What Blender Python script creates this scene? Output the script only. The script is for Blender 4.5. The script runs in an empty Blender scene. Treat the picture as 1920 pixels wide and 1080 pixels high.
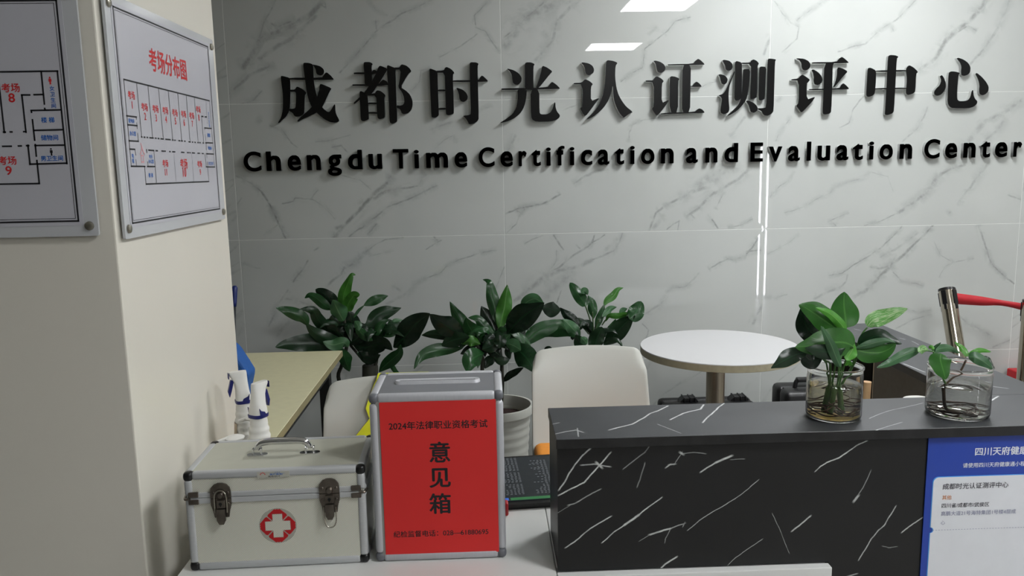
import bpy, bmesh, math, random
import numpy as np
from mathutils import Vector, Matrix, noise as mnoise

R = math.radians
SC = bpy.context.scene
COL = SC.collection
random.seed(4)

# ------------------------------------------------------------------ camera
CAM_Z = 1.47
F_PX, YAW, PITCH, ROLL = 1500.0, 0.0323, 0.15361, 0.018955
cy_, sy_, cp_, sp_ = math.cos(YAW), math.sin(YAW), math.cos(PITCH), math.sin(PITCH)
FWD = Vector((sy_ * cp_, cy_ * cp_, -sp_))
r0_ = Vector((cy_, -sy_, 0.0))
d0_ = FWD.cross(r0_)
if d0_.z > 0:
    d0_ = -d0_
RIGHT = math.cos(ROLL) * r0_ + math.sin(ROLL) * d0_
DOWN = math.cos(ROLL) * d0_ - math.sin(ROLL) * r0_
CAM = Vector((0, 0, CAM_Z))
cd = bpy.data.cameras.new('camera')
cd.sensor_width = 36.0
cd.lens = F_PX / 1920.0 * 36.0
cd.clip_start = 0.02
cam = bpy.data.objects.new('camera', cd)
COL.objects.link(cam)
M_ = Matrix.Identity(4)
for i in range(3):
    M_[i][0] = RIGHT[i]
    M_[i][1] = -DOWN[i]
    M_[i][2] = -FWD[i]
    M_[i][3] = CAM[i]
cam.matrix_world = M_
SC.camera = cam

# ------------------------------------------------------------------ world, exposure, main lights' strength
SC.view_settings.view_transform = 'Standard'
SC.view_settings.look = 'None'
SC.view_settings.gamma = 1.0
SC.view_settings.use_curve_mapping = False
SC.view_settings.exposure = 0.73
w = bpy.data.worlds.new('world')
SC.world = w
w.use_nodes = True
w.node_tree.nodes['Background'].inputs[0].default_value = (0.75, 0.8, 0.9, 1)
w.node_tree.nodes['Background'].inputs[1].default_value = 0.3
PANEL_EMIT = 30.0          # the LED ceiling panels
CEIL = 2.8
WALL_Y = 3.6435            # face of the marble wall
PANELS = [(1.53, 2.68), (1.53, 0.22), (1.53, -2.25), (3.98, 1.45)]


def ray(u, v):
    return FWD + RIGHT * ((u - 960) / F_PX) + DOWN * ((v - 540) / F_PX)


def at_y(u, v, Y):
    a = ray(u, v)
    return CAM + a * (Y / a.y)


def at_z(u, v, Z):
    a = ray(u, v)
    return CAM + a * ((Z - CAM_Z) / a.z)


def at_x(u, v, X):
    a = ray(u, v)
    return CAM + a * (X / a.x)


# ------------------------------------------------------------------ materials
def srgb(h):
    h = h.lstrip('#')
    c = [int(h[i:i + 2], 16) / 255 for i in (0, 2, 4)]
    return tuple(x / 12.92 if x <= 0.04045 else ((x + 0.055) / 1.055) ** 2.4 for x in c) + (1.0,)


def new_mat(name):
    m = bpy.data.materials.new(name)
    m.use_nodes = True
    nt = m.node_tree
    b = nt.nodes['Principled BSDF']
    return m, nt, b


def mat(name, col, rough=0.5, metal=0.0, var=0.08, scale=30.0, bump=0.0, spec=0.5, coat=0.0, stretch=None, transl=0.0):
    """Principled material whose colour is broken up by a little procedural noise."""
    m, nt, b = new_mat(name)
    c = srgb(col) if isinstance(col, str) else col
    tc = nt.nodes.new('ShaderNodeTexCoord')
    nz = nt.nodes.new('ShaderNodeTexNoise')
    nz.inputs['Scale'].default_value = scale
    nz.inputs['Detail'].default_value = 4
    if stretch:
        mp = nt.nodes.new('ShaderNodeMapping')
        mp.inputs['Scale'].default_value = stretch
        nt.links.new(tc.outputs['Object'], mp.inputs[0])
        nt.links.new(mp.outputs[0], nz.inputs['Vector'])
    else:
        nt.links.new(tc.outputs['Object'], nz.inputs['Vector'])
    rp = nt.nodes.new('ShaderNodeValToRGB')
    rp.color_ramp.elements[0].position = 0.3
    rp.color_ramp.elements[1].position = 0.7
    rp.color_ramp.elements[0].color = tuple(x * (1 - var) for x in c[:3]) + (1,)
    rp.color_ramp.elements[1].color = tuple(min(1, x * (1 + var)) for x in c[:3]) + (1,)
    nt.links.new(nz.outputs[0], rp.inputs[0])
    nt.links.new(rp.outputs[0], b.inputs['Base Color'])
    b.inputs['Roughness'].default_value = rough
    b.inputs['Metallic'].default_value = metal
    b.inputs['Specular IOR Level'].default_value = spec
    b.inputs['Coat Weight'].default_value = coat
    if bump:
        bp = nt.nodes.new('ShaderNodeBump')
        bp.inputs['Strength'].default_value = bump
        bp.inputs['Distance'].default_value = 0.002
        nt.links.new(nz.outputs[0], bp.inputs['Height'])
        nt.links.new(bp.outputs[0], b.inputs['Normal'])
    return m


def glass_mat(name, col, rough=0.0, ior=1.45):
    m, nt, b = new_mat(name)
    tc = nt.nodes.new('ShaderNodeTexCoord')
    nz = nt.nodes.new('ShaderNodeTexNoise')
    nz.inputs['Scale'].default_value = 25
    nt.links.new(tc.outputs['Object'], nz.inputs['Vector'])
    bp = nt.nodes.new('ShaderNodeBump')
    bp.inputs['Strength'].default_value = 0.06
    bp.inputs['Distance'].default_value = 0.002
    nt.links.new(nz.outputs[0], bp.inputs['Height'])
    nt.links.new(bp.outputs[0], b.inputs['Normal'])
    b.inputs['Base Color'].default_value = srgb(col)
    b.inputs['Roughness'].default_value = rough
    b.inputs['IOR'].default_value = ior
    b.inputs['Transmission Weight'].default_value = 1.0
    return m


def emit_mat(name, col, strength, base=0.8):
    m, nt, b = new_mat(name)
    b.inputs['Base Color'].default_value = (base, base, base, 1)
    b.inputs['Emission Color'].default_value = srgb(col)
    b.inputs['Emission Strength'].default_value = strength
    tc = nt.nodes.new('ShaderNodeTexCoord')
    nz = nt.nodes.new('ShaderNodeTexNoise')
    nz.inputs['Scale'].default_value = 300
    mr = nt.nodes.new('ShaderNodeMapRange')
    mr.inputs['To Min'].default_value = strength * 0.97
    mr.inputs['To Max'].default_value = strength * 1.03
    nt.links.new(tc.outputs['Object'], nz.inputs['Vector'])
    nt.links.new(nz.outputs[0], mr.inputs['Value'])
    nt.links.new(mr.outputs[0], b.inputs['Emission Strength'])
    return m


def math_node(nt, op, a=None, b=None):
    n = nt.nodes.new('ShaderNodeMath')
    n.operation = op
    for i, v in enumerate((a, b)):
        if v is None:
            continue
        if isinstance(v, (int, float)):
            n.inputs[i].default_value = v
        else:
            nt.links.new(v, n.inputs[i])
    return n.outputs[0]


def map_range(nt, val, a, b, c, d, smooth=True):
    n = nt.nodes.new('ShaderNodeMapRange')
    n.interpolation_type = 'SMOOTHSTEP' if smooth else 'LINEAR'
    n.inputs['From Min'].default_value = a
    n.inputs['From Max'].default_value = b
    n.inputs['To Min'].default_value = c
    n.inputs['To Max'].default_value = d
    nt.links.new(val, n.inputs['Value'])
    return n.outputs[0]


def veined_stone(name, base_lo, base_hi, vein_col, segs, axes, warp=0.016, rough=0.08, generic=None, vein_mix=1.0,
                 gscale=2.0, cloud=1.3, bump=0.0, coat=0.0, halo=False):
    """Stone whose veins run along given segments (world metres), warped by noise.
    segs: (ax, az, bx, bz, half width, strength, soft)"""
    m, nt, b = new_mat(name)
    L = nt.links
    geo = nt.nodes.new('ShaderNodeNewGeometry')
    P = geo.outputs['Position']
    n1 = nt.nodes.new('ShaderNodeTexNoise')
    n1.inputs['Scale'].default_value = 7.0
    n1.inputs['Detail'].default_value = 7
    n1.inputs['Roughness'].default_value = 0.62
    L.new(P, n1.inputs['Vector'])
    sub = nt.nodes.new('ShaderNodeVectorMath')
    sub.operation = 'SUBTRACT'
    L.new(n1.outputs['Color'], sub.inputs[0])
    sub.inputs[1].default_value = (0.5, 0.5, 0.5)
    scl = nt.nodes.new('ShaderNodeVectorMath')
    scl.operation = 'SCALE'
    L.new(sub.outputs[0], scl.inputs[0])
    scl.inputs['Scale'].default_value = warp * 4
    add = nt.nodes.new('ShaderNodeVectorMath')
    add.operation = 'ADD'
    L.new(P, add.inputs[0])
    L.new(scl.outputs[0], add.inputs[1])
    W = add.outputs[0]
    # fine breakup along the veins
    nb = nt.nodes.new('ShaderNodeTexNoise')
    nb.inputs['Scale'].default_value = 26.0
    nb.inputs['Detail'].default_value = 5
    L.new(W, nb.inputs['Vector'])
    brk = map_range(nt, nb.outputs[0], 0.33, 0.62, 0.25, 1.0)
    nb2 = nt.nodes.new('ShaderNodeTexNoise')
    nb2.inputs['Scale'].default_value = 11.0
    nb2.inputs['Detail'].default_value = 6
    nb2.inputs['Distortion'].default_value = 1.2
    L.new(W, nb2.inputs['Vector'])
    brk2 = map_range(nt, nb2.outputs[0], 0.42, 0.62, 0.0, 1.0)
    nbf = nt.nodes.new('ShaderNodeTexNoise')
    nbf.inputs['Scale'].default_value = 70.0
    nbf.inputs['Detail'].default_value = 3
    L.new(W, nbf.inputs['Vector'])
    i0, i1 = axes
    acc = None
    for (ax, az, bx, bz, wd, st, soft) in segs:
        dx, dz = bx - ax, bz - az
        ln = math.hypot(dx, dz)
        if ln < 1e-5:
            continue
        dx /= ln
        dz /= ln
        A = [0, 0, 0]
        A[i0], A[i1] = (ax + bx) / 2, (az + bz) / 2
        D = [0, 0, 0]
        D[i0], D[i1] = dx, dz
        N = [0, 0, 0]
        N[i0], N[i1] = -dz, dx
        s = nt.nodes.new('ShaderNodeVectorMath')
        s.operation = 'SUBTRACT'
        L.new(W, s.inputs[0])
        s.inputs[1].default_value = A
        dt = nt.nodes.new('ShaderNodeVectorMath')
        dt.operation = 'DOT_PRODUCT'
        L.new(s.outputs[0], dt.inputs[0])
        dt.inputs[1].default_value = D
        dn = nt.nodes.new('ShaderNodeVectorMath')
        dn.operation = 'DOT_PRODUCT'
        L.new(s.outputs[0], dn.inputs[0])
        dn.inputs[1].default_value = N
        tt = math_node(nt, 'ABSOLUTE', dt.outputs['Value'])
        nn = math_node(nt, 'ABSOLUTE', dn.outputs['Value'])
        ft = map_range(nt, tt, ln * 0.5 - wd * 0.6, ln * 0.5 + wd * 0.9 + 0.004, 1.0, 0.0)
        fn = map_range(nt, nn, wd * (0.12 if soft else 0.35), wd * 1.25, st, 0.0)
        v = math_node(nt, 'MULTIPLY', ft, fn)
        if soft:
            v = math_node(nt, 'MULTIPLY', v, brk)
            if halo:
                fh = map_range(nt, nn, 0.0, wd * 3.2 + .008, st * .55, 0.0)
                v = math_node(nt, 'MAXIMUM', v, math_node(nt, 'MULTIPLY', math_node(nt, 'MULTIPLY', ft, fh), brk2))
        acc = v if acc is None else math_node(nt, 'MAXIMUM', acc, v)
    if generic is not None:
        # slanting random veins for slabs not traced
        mp = nt.nodes.new('ShaderNodeMapping')
        mp.inputs['Rotation'].default_value = (0, R(38), 0)
        mp.inputs['Location'].default_value = (generic * 3.7, generic * 1.3, generic * 2.1)
        L.new(W, mp.inputs[0])
        mp2 = nt.nodes.new('ShaderNodeMapping')
        mp2.inputs['Scale'].default_value = (0.6, 1.0, 2.4)
        L.new(mp.outputs[0], mp2.inputs[0])
        ng = nt.nodes.new('ShaderNodeTexNoise')
        ng.inputs['Scale'].default_value = gscale
        ng.inputs['Detail'].default_value = 3
        L.new(mp2.outputs[0], ng.inputs['Vector'])
        ab = math_node(nt, 'ABSOLUTE', math_node(nt, 'SUBTRACT', ng.outputs[0], 0.5))
        v = map_range(nt, ab, 0.0, 0.018, 0.7, 0.0)
        v = math_node(nt, 'MULTIPLY', v, brk)
        acc = v if acc is None else math_node(nt, 'MAXIMUM', acc, v)
    # cloudy base
    nc = nt.nodes.new('ShaderNodeTexNoise')
    nc.inputs['Scale'].default_value = cloud
    nc.inputs['Detail'].default_value = 6
    L.new(W, nc.inputs['Vector'])
    cm = nt.nodes.new('ShaderNodeMix')
    cm.data_type = 'RGBA'
    L.new(map_range(nt, nc.outputs[0], 0.35, 0.65, 0, 1), cm.inputs[0])
    cm.inputs[6].default_value = srgb(base_lo)
    cm.inputs[7].default_value = srgb(base_hi)
    vm = nt.nodes.new('ShaderNodeMix')
    vm.data_type = 'RGBA'
    L.new(cm.outputs[2], vm.inputs[6])
    vm.inputs[7].default_value = srgb(vein_col)
    if acc is not None:
        fine = map_range(nt, nbf.outputs[0], 0.3, 0.6, 0.7, 1.0)
        L.new(math_node(nt, 'MULTIPLY', math_node(nt, 'MULTIPLY', acc, fine), vein_mix), vm.inputs[0])
    else:
        vm.inputs[0].default_value = 0.0
    L.new(vm.outputs[2], b.inputs['Base Color'])
    b.inputs['Roughness'].default_value = rough
    b.inputs['Coat Weight'].default_value = coat
    b.inputs['Coat Roughness'].default_value = 0.03
    if bump:
        bp = nt.nodes.new('ShaderNodeBump')
        bp.inputs['Strength'].default_value = bump
        bp.inputs['Distance'].default_value = 0.001
        nf = nt.nodes.new('ShaderNodeTexNoise')
        nf.inputs['Scale'].default_value = 900
        L.new(P, nf.inputs['Vector'])
        L.new(nf.outputs[0], bp.inputs['Height'])
        L.new(bp.outputs[0], b.inputs['Normal'])
    return m


def poly_segs(pts, wd, st, soft=False):
    return [(pts[i][0], pts[i][1], pts[i + 1][0], pts[i + 1][1], wd, st, soft) for i in range(len(pts) - 1)]


# ------------------------------------------------------------------ object helpers
ORIGIN = {}


def empty(name, loc, label, cat, group=None, rotz=0.0):
    o = bpy.data.objects.new(name, None)
    o.empty_display_size = 0.05
    COL.objects.link(o)
    o.location = loc
    o.rotation_euler = (0, 0, rotz)
    o['label'] = label
    o['category'] = cat
    if group:
        o['group'] = group
    ORIGIN[o.name] = Matrix.Translation(loc) @ Matrix.Rotation(rotz, 4, 'Z')
    return o


def root_matrix(p):
    """world matrix of the thing a part belongs to"""
    if p is None:
        return Matrix.Identity(4)
    return ORIGIN[p.name]


def finish(bm, name, material, parent=None, local=False, smooth=False, label=None, cat=None, group=None, kind=None,
           autosmooth=None):
    me = bpy.data.meshes.new(name)
    if parent is not None and not local:
        bm.transform(root_matrix(parent).inverted())
    org = None
    if parent is None and kind is None and cat is not None:
        # a thing of one mesh: origin at its base
        vs = [v.co for v in bm.verts]
        lo = Vector((min(v.x for v in vs), min(v.y for v in vs), min(v.z for v in vs)))
        hi = Vector((max(v.x for v in vs), max(v.y for v in vs), max(v.z for v in vs)))
        org = Vector(((lo.x + hi.x) / 2, (lo.y + hi.y) / 2, lo.z))
        bm.transform(Matrix.Translation(-org))
    bm.normal_update()
    bm.to_mesh(me)
    bm.free()
    mats = material if isinstance(material, (list, tuple)) else [material]
    for mm in mats:
        me.materials.append(mm)
    if smooth:
        for p in me.polygons:
            p.use_smooth = True
        if autosmooth:
            me.set_sharp_from_angle(angle=R(autosmooth))
    o = bpy.data.objects.new(name, me)
    COL.objects.link(o)
    if org is not None:
        o.location = org
    if parent is not None:
        o.parent = parent
        ORIGIN[o.name] = ORIGIN[parent.name]
    else:
        ORIGIN[o.name] = Matrix.Translation(org if org is not None else Vector())
    if label:
        o['label'] = label
    if cat:
        o['category'] = cat
    if group:
        o['group'] = group
    if kind:
        o['kind'] = kind
    return o


def box(bm, x0, x1, y0, y1, z0, z1, bev=0.0, seg=2, mi=0):
    vs = [bm.verts.new(c) for c in ((x0, y0, z0), (x1, y0, z0), (x1, y1, z0), (x0, y1, z0),
                                    (x0, y0, z1), (x1, y0, z1), (x1, y1, z1), (x0, y1, z1))]
    fs = [bm.faces.new([vs[i] for i in f]) for f in
          ((0, 3, 2, 1), (4, 5, 6, 7), (0, 1, 5, 4), (1, 2, 6, 5), (2, 3, 7, 6), (3, 0, 4, 7))]
    for f in fs:
        f.material_index = mi
    if bev > 0:
        es = list({e for f in fs for e in f.edges})
        r = bmesh.ops.bevel(bm, geom=es, offset=bev, segments=seg, profile=0.5, affect='EDGES')
        for f in r['faces']:
            f.material_index = mi
    return vs


def lathe(bm, profile, segs=40, c=(0, 0, 0), axis=None, close=True, mi=0):
    """profile: (r, z) list, revolved round Z at c"""
    rings = []
    for r, z in profile:
        if r < 1e-6:
            rings.append([bm.verts.new((0, 0, z))])
        else:
            rings.append([bm.verts.new((r * math.cos(2 * math.pi * i / segs), r * math.sin(2 * math.pi * i / segs), z))
                          for i in range(segs)])
    for a, b in zip(rings[:-1], rings[1:]):
        if len(a) == 1 and len(b) == 1:
            continue
        for i in range(segs):
            j = (i + 1) % segs
            if len(a) == 1:
                f = bm.faces.new((a[0], b[j], b[i]))
            elif len(b) == 1:
                f = bm.faces.new((a[i], a[j], b[0]))
            else:
                f = bm.faces.new((a[i], a[j], b[j], b[i]))
            f.material_index = mi
    vs = [v for rg in rings for v in rg]
    m = Matrix.Translation(c)
    if axis is not None:
        q = Vector((0, 0, 1)).rotation_difference(Vector(axis).normalized())
        m = m @ q.to_matrix().to_4x4()
    bmesh.ops.transform(bm, matrix=m, verts=vs)
    return vs


def tube(bm, pts, rad, segs=10, caps=True, mi=0):
    pts = [Vector(p) for p in pts]
    n = len(pts)
    if not isinstance(rad, (list, tuple)):
        rad = [rad] * n
    up = Vector((0.13, 0.27, 0.95)).normalized()
    rings = []
    prev = None
    for i, p in enumerate(pts):
        t = (pts[min(i + 1, n - 1)] - pts[max(i - 1, 0)]).normalized()
        if prev is None:
            a = t.cross(up)
            if a.length < 1e-3:
                a = t.cross(Vector((1, 0, 0)))
        else:
            a = prev - t * prev.dot(t)
        a.normalize()
        prev = a
        b = t.cross(a)
        rings.append([bm.verts.new(p + (a * math.cos(2 * math.pi * k / segs) + b * math.sin(2 * math.pi * k / segs)) * rad[i])
                      for k in range(segs)])
    for a, b in zip(rings[:-1], rings[1:]):
        for k in range(segs):
            j = (k + 1) % segs
            f = bm.faces.new((a[k], a[j], b[j], b[k]))
            f.material_index = mi
    if caps:
        bm.faces.new(list(reversed(rings[0]))).material_index = mi
        bm.faces.new(rings[-1]).material_index = mi


def bez(p0, p1, p2, p3, n=16):
    out = []
    for i in range(n + 1):
        t = i / n
        out.append(p0 * (1 - t) ** 3 + p1 * 3 * t * (1 - t) ** 2 + p2 * 3 * t * t * (1 - t) + p3 * t ** 3)
    return out


def catmull(pts, n=8):
    pts = [Vector(p) for p in pts]
    P = [pts[0] * 2 - pts[1]] + pts + [pts[-1] * 2 - pts[-2]]
    out = []
    for i in range(1, len(P) - 2):
        a, b, c, d = P[i - 1], P[i], P[i + 1], P[i + 2]
        for k in range(n):
            t = k / n
            out.append(0.5 * ((2 * b) + (c - a) * t + (2 * a - 5 * b + 4 * c - d) * t * t + (3 * b - a - 3 * c + d) * t ** 3))
    out.append(pts[-1])
    return out


def prism(bm, pts, depth, to3, mi=0, back=True):
    """closed 2D outline -> solid; to3(x, y, d) gives the 3D point, d from 0 (front) to depth"""
    # drop repeats
    n = len(pts)
    f = [bm.verts.new(to3(x, y, 0.0)) for x, y in pts]
    g = [bm.verts.new(to3(x, y, depth)) for x, y in pts]
    faces = [bm.faces.new(f)]
    if back:
        faces.append(bm.faces.new(list(reversed(g))))
    for i in range(n):
        j = (i + 1) % n
        faces.append(bm.faces.new((f[j], f[i], g[i], g[j])))
    for q in faces:
        q.material_index = mi
    bmesh.ops.recalc_face_normals(bm, faces=faces)
    return faces


def smooth_outline(pts, it=1):
    """light corner rounding of a closed outline (keeps it close to the points)"""
    for _ in range(it):
        out = []
        n = len(pts)
        for i in range(n):
            a, b = pts[i], pts[(i + 1) % n]
            out.append((a[0] * 0.8 + b[0] * 0.2, a[1] * 0.8 + b[1] * 0.2))
            out.append((a[0] * 0.2 + b[0] * 0.8, a[1] * 0.2 + b[1] * 0.8))
        pts = out
    return pts


def rrect(x0, x1, y0, y1, r, n=5):
    pts = []
    for cx, cy, a0 in ((x1 - r, y1 - r, 0), (x0 + r, y1 - r, 90), (x0 + r, y0 + r, 180), (x1 - r, y0 + r, 270)):
        for k in range(n + 1):
            a = R(a0 + 90 * k / n)
            pts.append((cx + r * math.cos(a), cy + r * math.sin(a)))
    return pts


def text_bm(s, bold=0.0, extrude=0.0, align='LEFT', spacing=1.0):
    """lettering of cap height about 0.73 in the XY plane -> bmesh"""
    c = bpy.data.curves.new('lettering', 'FONT')
    c.body = s
    c.size = 1.0
    c.offset = bold
    c.extrude = extrude
    c.align_x = align
    c.space_character = spacing
    c.fill_mode = 'BOTH' if extrude else 'FRONT'
    o = bpy.data.objects.new('lettering', c)
    COL.objects.link(o)
    bpy.context.view_layer.update()
    dg = bpy.context.evaluated_depsgraph_get()
    me = bpy.data.meshes.new_from_object(o.evaluated_get(dg))
    bm = bmesh.new()
    bm.from_mesh(me)
    bpy.data.meshes.remove(me)
    bpy.data.objects.remove(o)
    bpy.data.curves.remove(c)
    return bm


def bounds(bm):
    xs = [v.co.x for v in bm.verts]
    ys = [v.co.y for v in bm.verts]
    return min(xs), max(xs), min(ys), max(ys)


def stamp(dst, s, place, bold, spacing=1.0):
    """lettering set by place(x, y, layer), thickened by shifted copies so dense characters stay clean"""
    bm = text_bm(s, 0.0, spacing=spacing)
    if not bm.verts:
        bm.free()
        return
    src = [(v.co.x, v.co.y) for v in bm.verts]
    bd = bounds(bm)
    shifts = [(0, 0)] if bold <= 0 else [(-bold, 0), (bold, 0), (0, bold * 0.8), (0, -bold * 0.8)]
    for li, (dx, dy) in enumerate(shifts):
        for v, (x, y) in zip(bm.verts, src):
            v.co = place(x + dx, y + dy, li * 0.000004, bd)
        me = bpy.data.meshes.new('tmp')
        bm.to_mesh(me)
        dst.from_mesh(me)
        bpy.data.meshes.remove(me)
    bm.free()


def fit_text(dst, s, origin, right, up, w, h, bold=0.02, lift=0.0):
    """text fitted into the rectangle origin..origin+right*w+up*h"""
    right, up = Vector(right).normalized(), Vector(up).normalized()
    nrm = right.cross(up)
    o = Vector(origin)

    def place(x, y, l, bd):
        return o + right * ((x - bd[0]) / (bd[1] - bd[0]) * w) + up * ((y - bd[2]) / (bd[3] - bd[2]) * h) + nrm * (lift + l)
    stamp(dst, s, place, bold)


def flat_poly(bm, pts3):
    f = bm.faces.new([bm.verts.new(p) for p in pts3])
    return f


def flat_line(bm, a, b, wd, nrm):
    """flat printed line between two 3D points"""
    a, b = Vector(a), Vector(b)
    t = (b - a).normalized()
    s = t.cross(Vector(nrm)).normalized() * wd / 2
    e = t * wd / 2
    flat_poly(bm, (a - e - s, a - e + s, b + e + s, b + e - s))


def put_text(dst, s, center, right, up, em, bold=0.02, squeeze=1.0, lift=0.0, align='CENTER', spacing=1.0):
    """uniformly scaled text; center is the middle of the line (or its left end for LEFT)"""
    right, up = Vector(right).normalized(), Vector(up).normalized()
    nrm = right.cross(up)
    o = Vector(center)

    def place(x, y, l, bd):
        xm = (bd[0] + bd[1]) / 2 if align == 'CENTER' else bd[0]
        return o + right * ((x - xm) * em * squeeze) + up * ((y - (bd[2] + bd[3]) / 2) * em) + nrm * (lift + l)
    stamp(dst, s, place, bold, spacing)


# ================================================================== THE ROOM
M_floor = mat('floor_tile', '#a19f9a', 0.35, var=0.06, scale=6)
M_ceil = mat('ceiling_white', '#e8e8e4', 0.9, var=0.02)
M_wallpaint = mat('wall_paint', '#dcdbd4', 0.8, var=0.03, scale=4)
M_pillar = mat('pillar_paint', '#d5d1c6', 0.3, var=0.015, scale=3)
M_grout = mat('grout', '#cdd0cc', 0.7, var=0.04)

bm = bmesh.new()
box(bm, -6.0, 6.0, -8.0, 3.75, -0.1, 0.0)
finish(bm, 'floor', M_floor, kind='structure')
bm = bmesh.new()
box(bm, -6.0, 6.0, -8.0, 3.75, CEIL, CEIL + 0.1)
finish(bm, 'ceiling', M_ceil, kind='structure')
bm = bmesh.new()
box(bm, -6.1, -6.0, -8.0, 3.75, 0, CEIL)
finish(bm, 'wall_left', M_wallpaint, kind='structure')
bm = bmesh.new()
box(bm, 6.0, 6.1, -8.0, 3.75, 0, CEIL)
finish(bm, 'wall_right', M_wallpaint, kind='structure')
bm = bmesh.new()
box(bm, -6.0, 6.0, -8.1, -8.0, 0, CEIL)
finish(bm, 'wall_front', M_wallpaint, kind='structure')
bm = bmesh.new()
box(bm, -1.26, -0.646, 1.4215, 2.037, 0, CEIL, 0.003, 2)
finish(bm, 'wall_pillar', M_pillar, kind='structure')


# ---- marble wall: individual slabs, veins traced slab by slab
def wp(u, v):
    p = at_y(u, v, WALL_Y)
    return (p.x, p.z)


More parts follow.
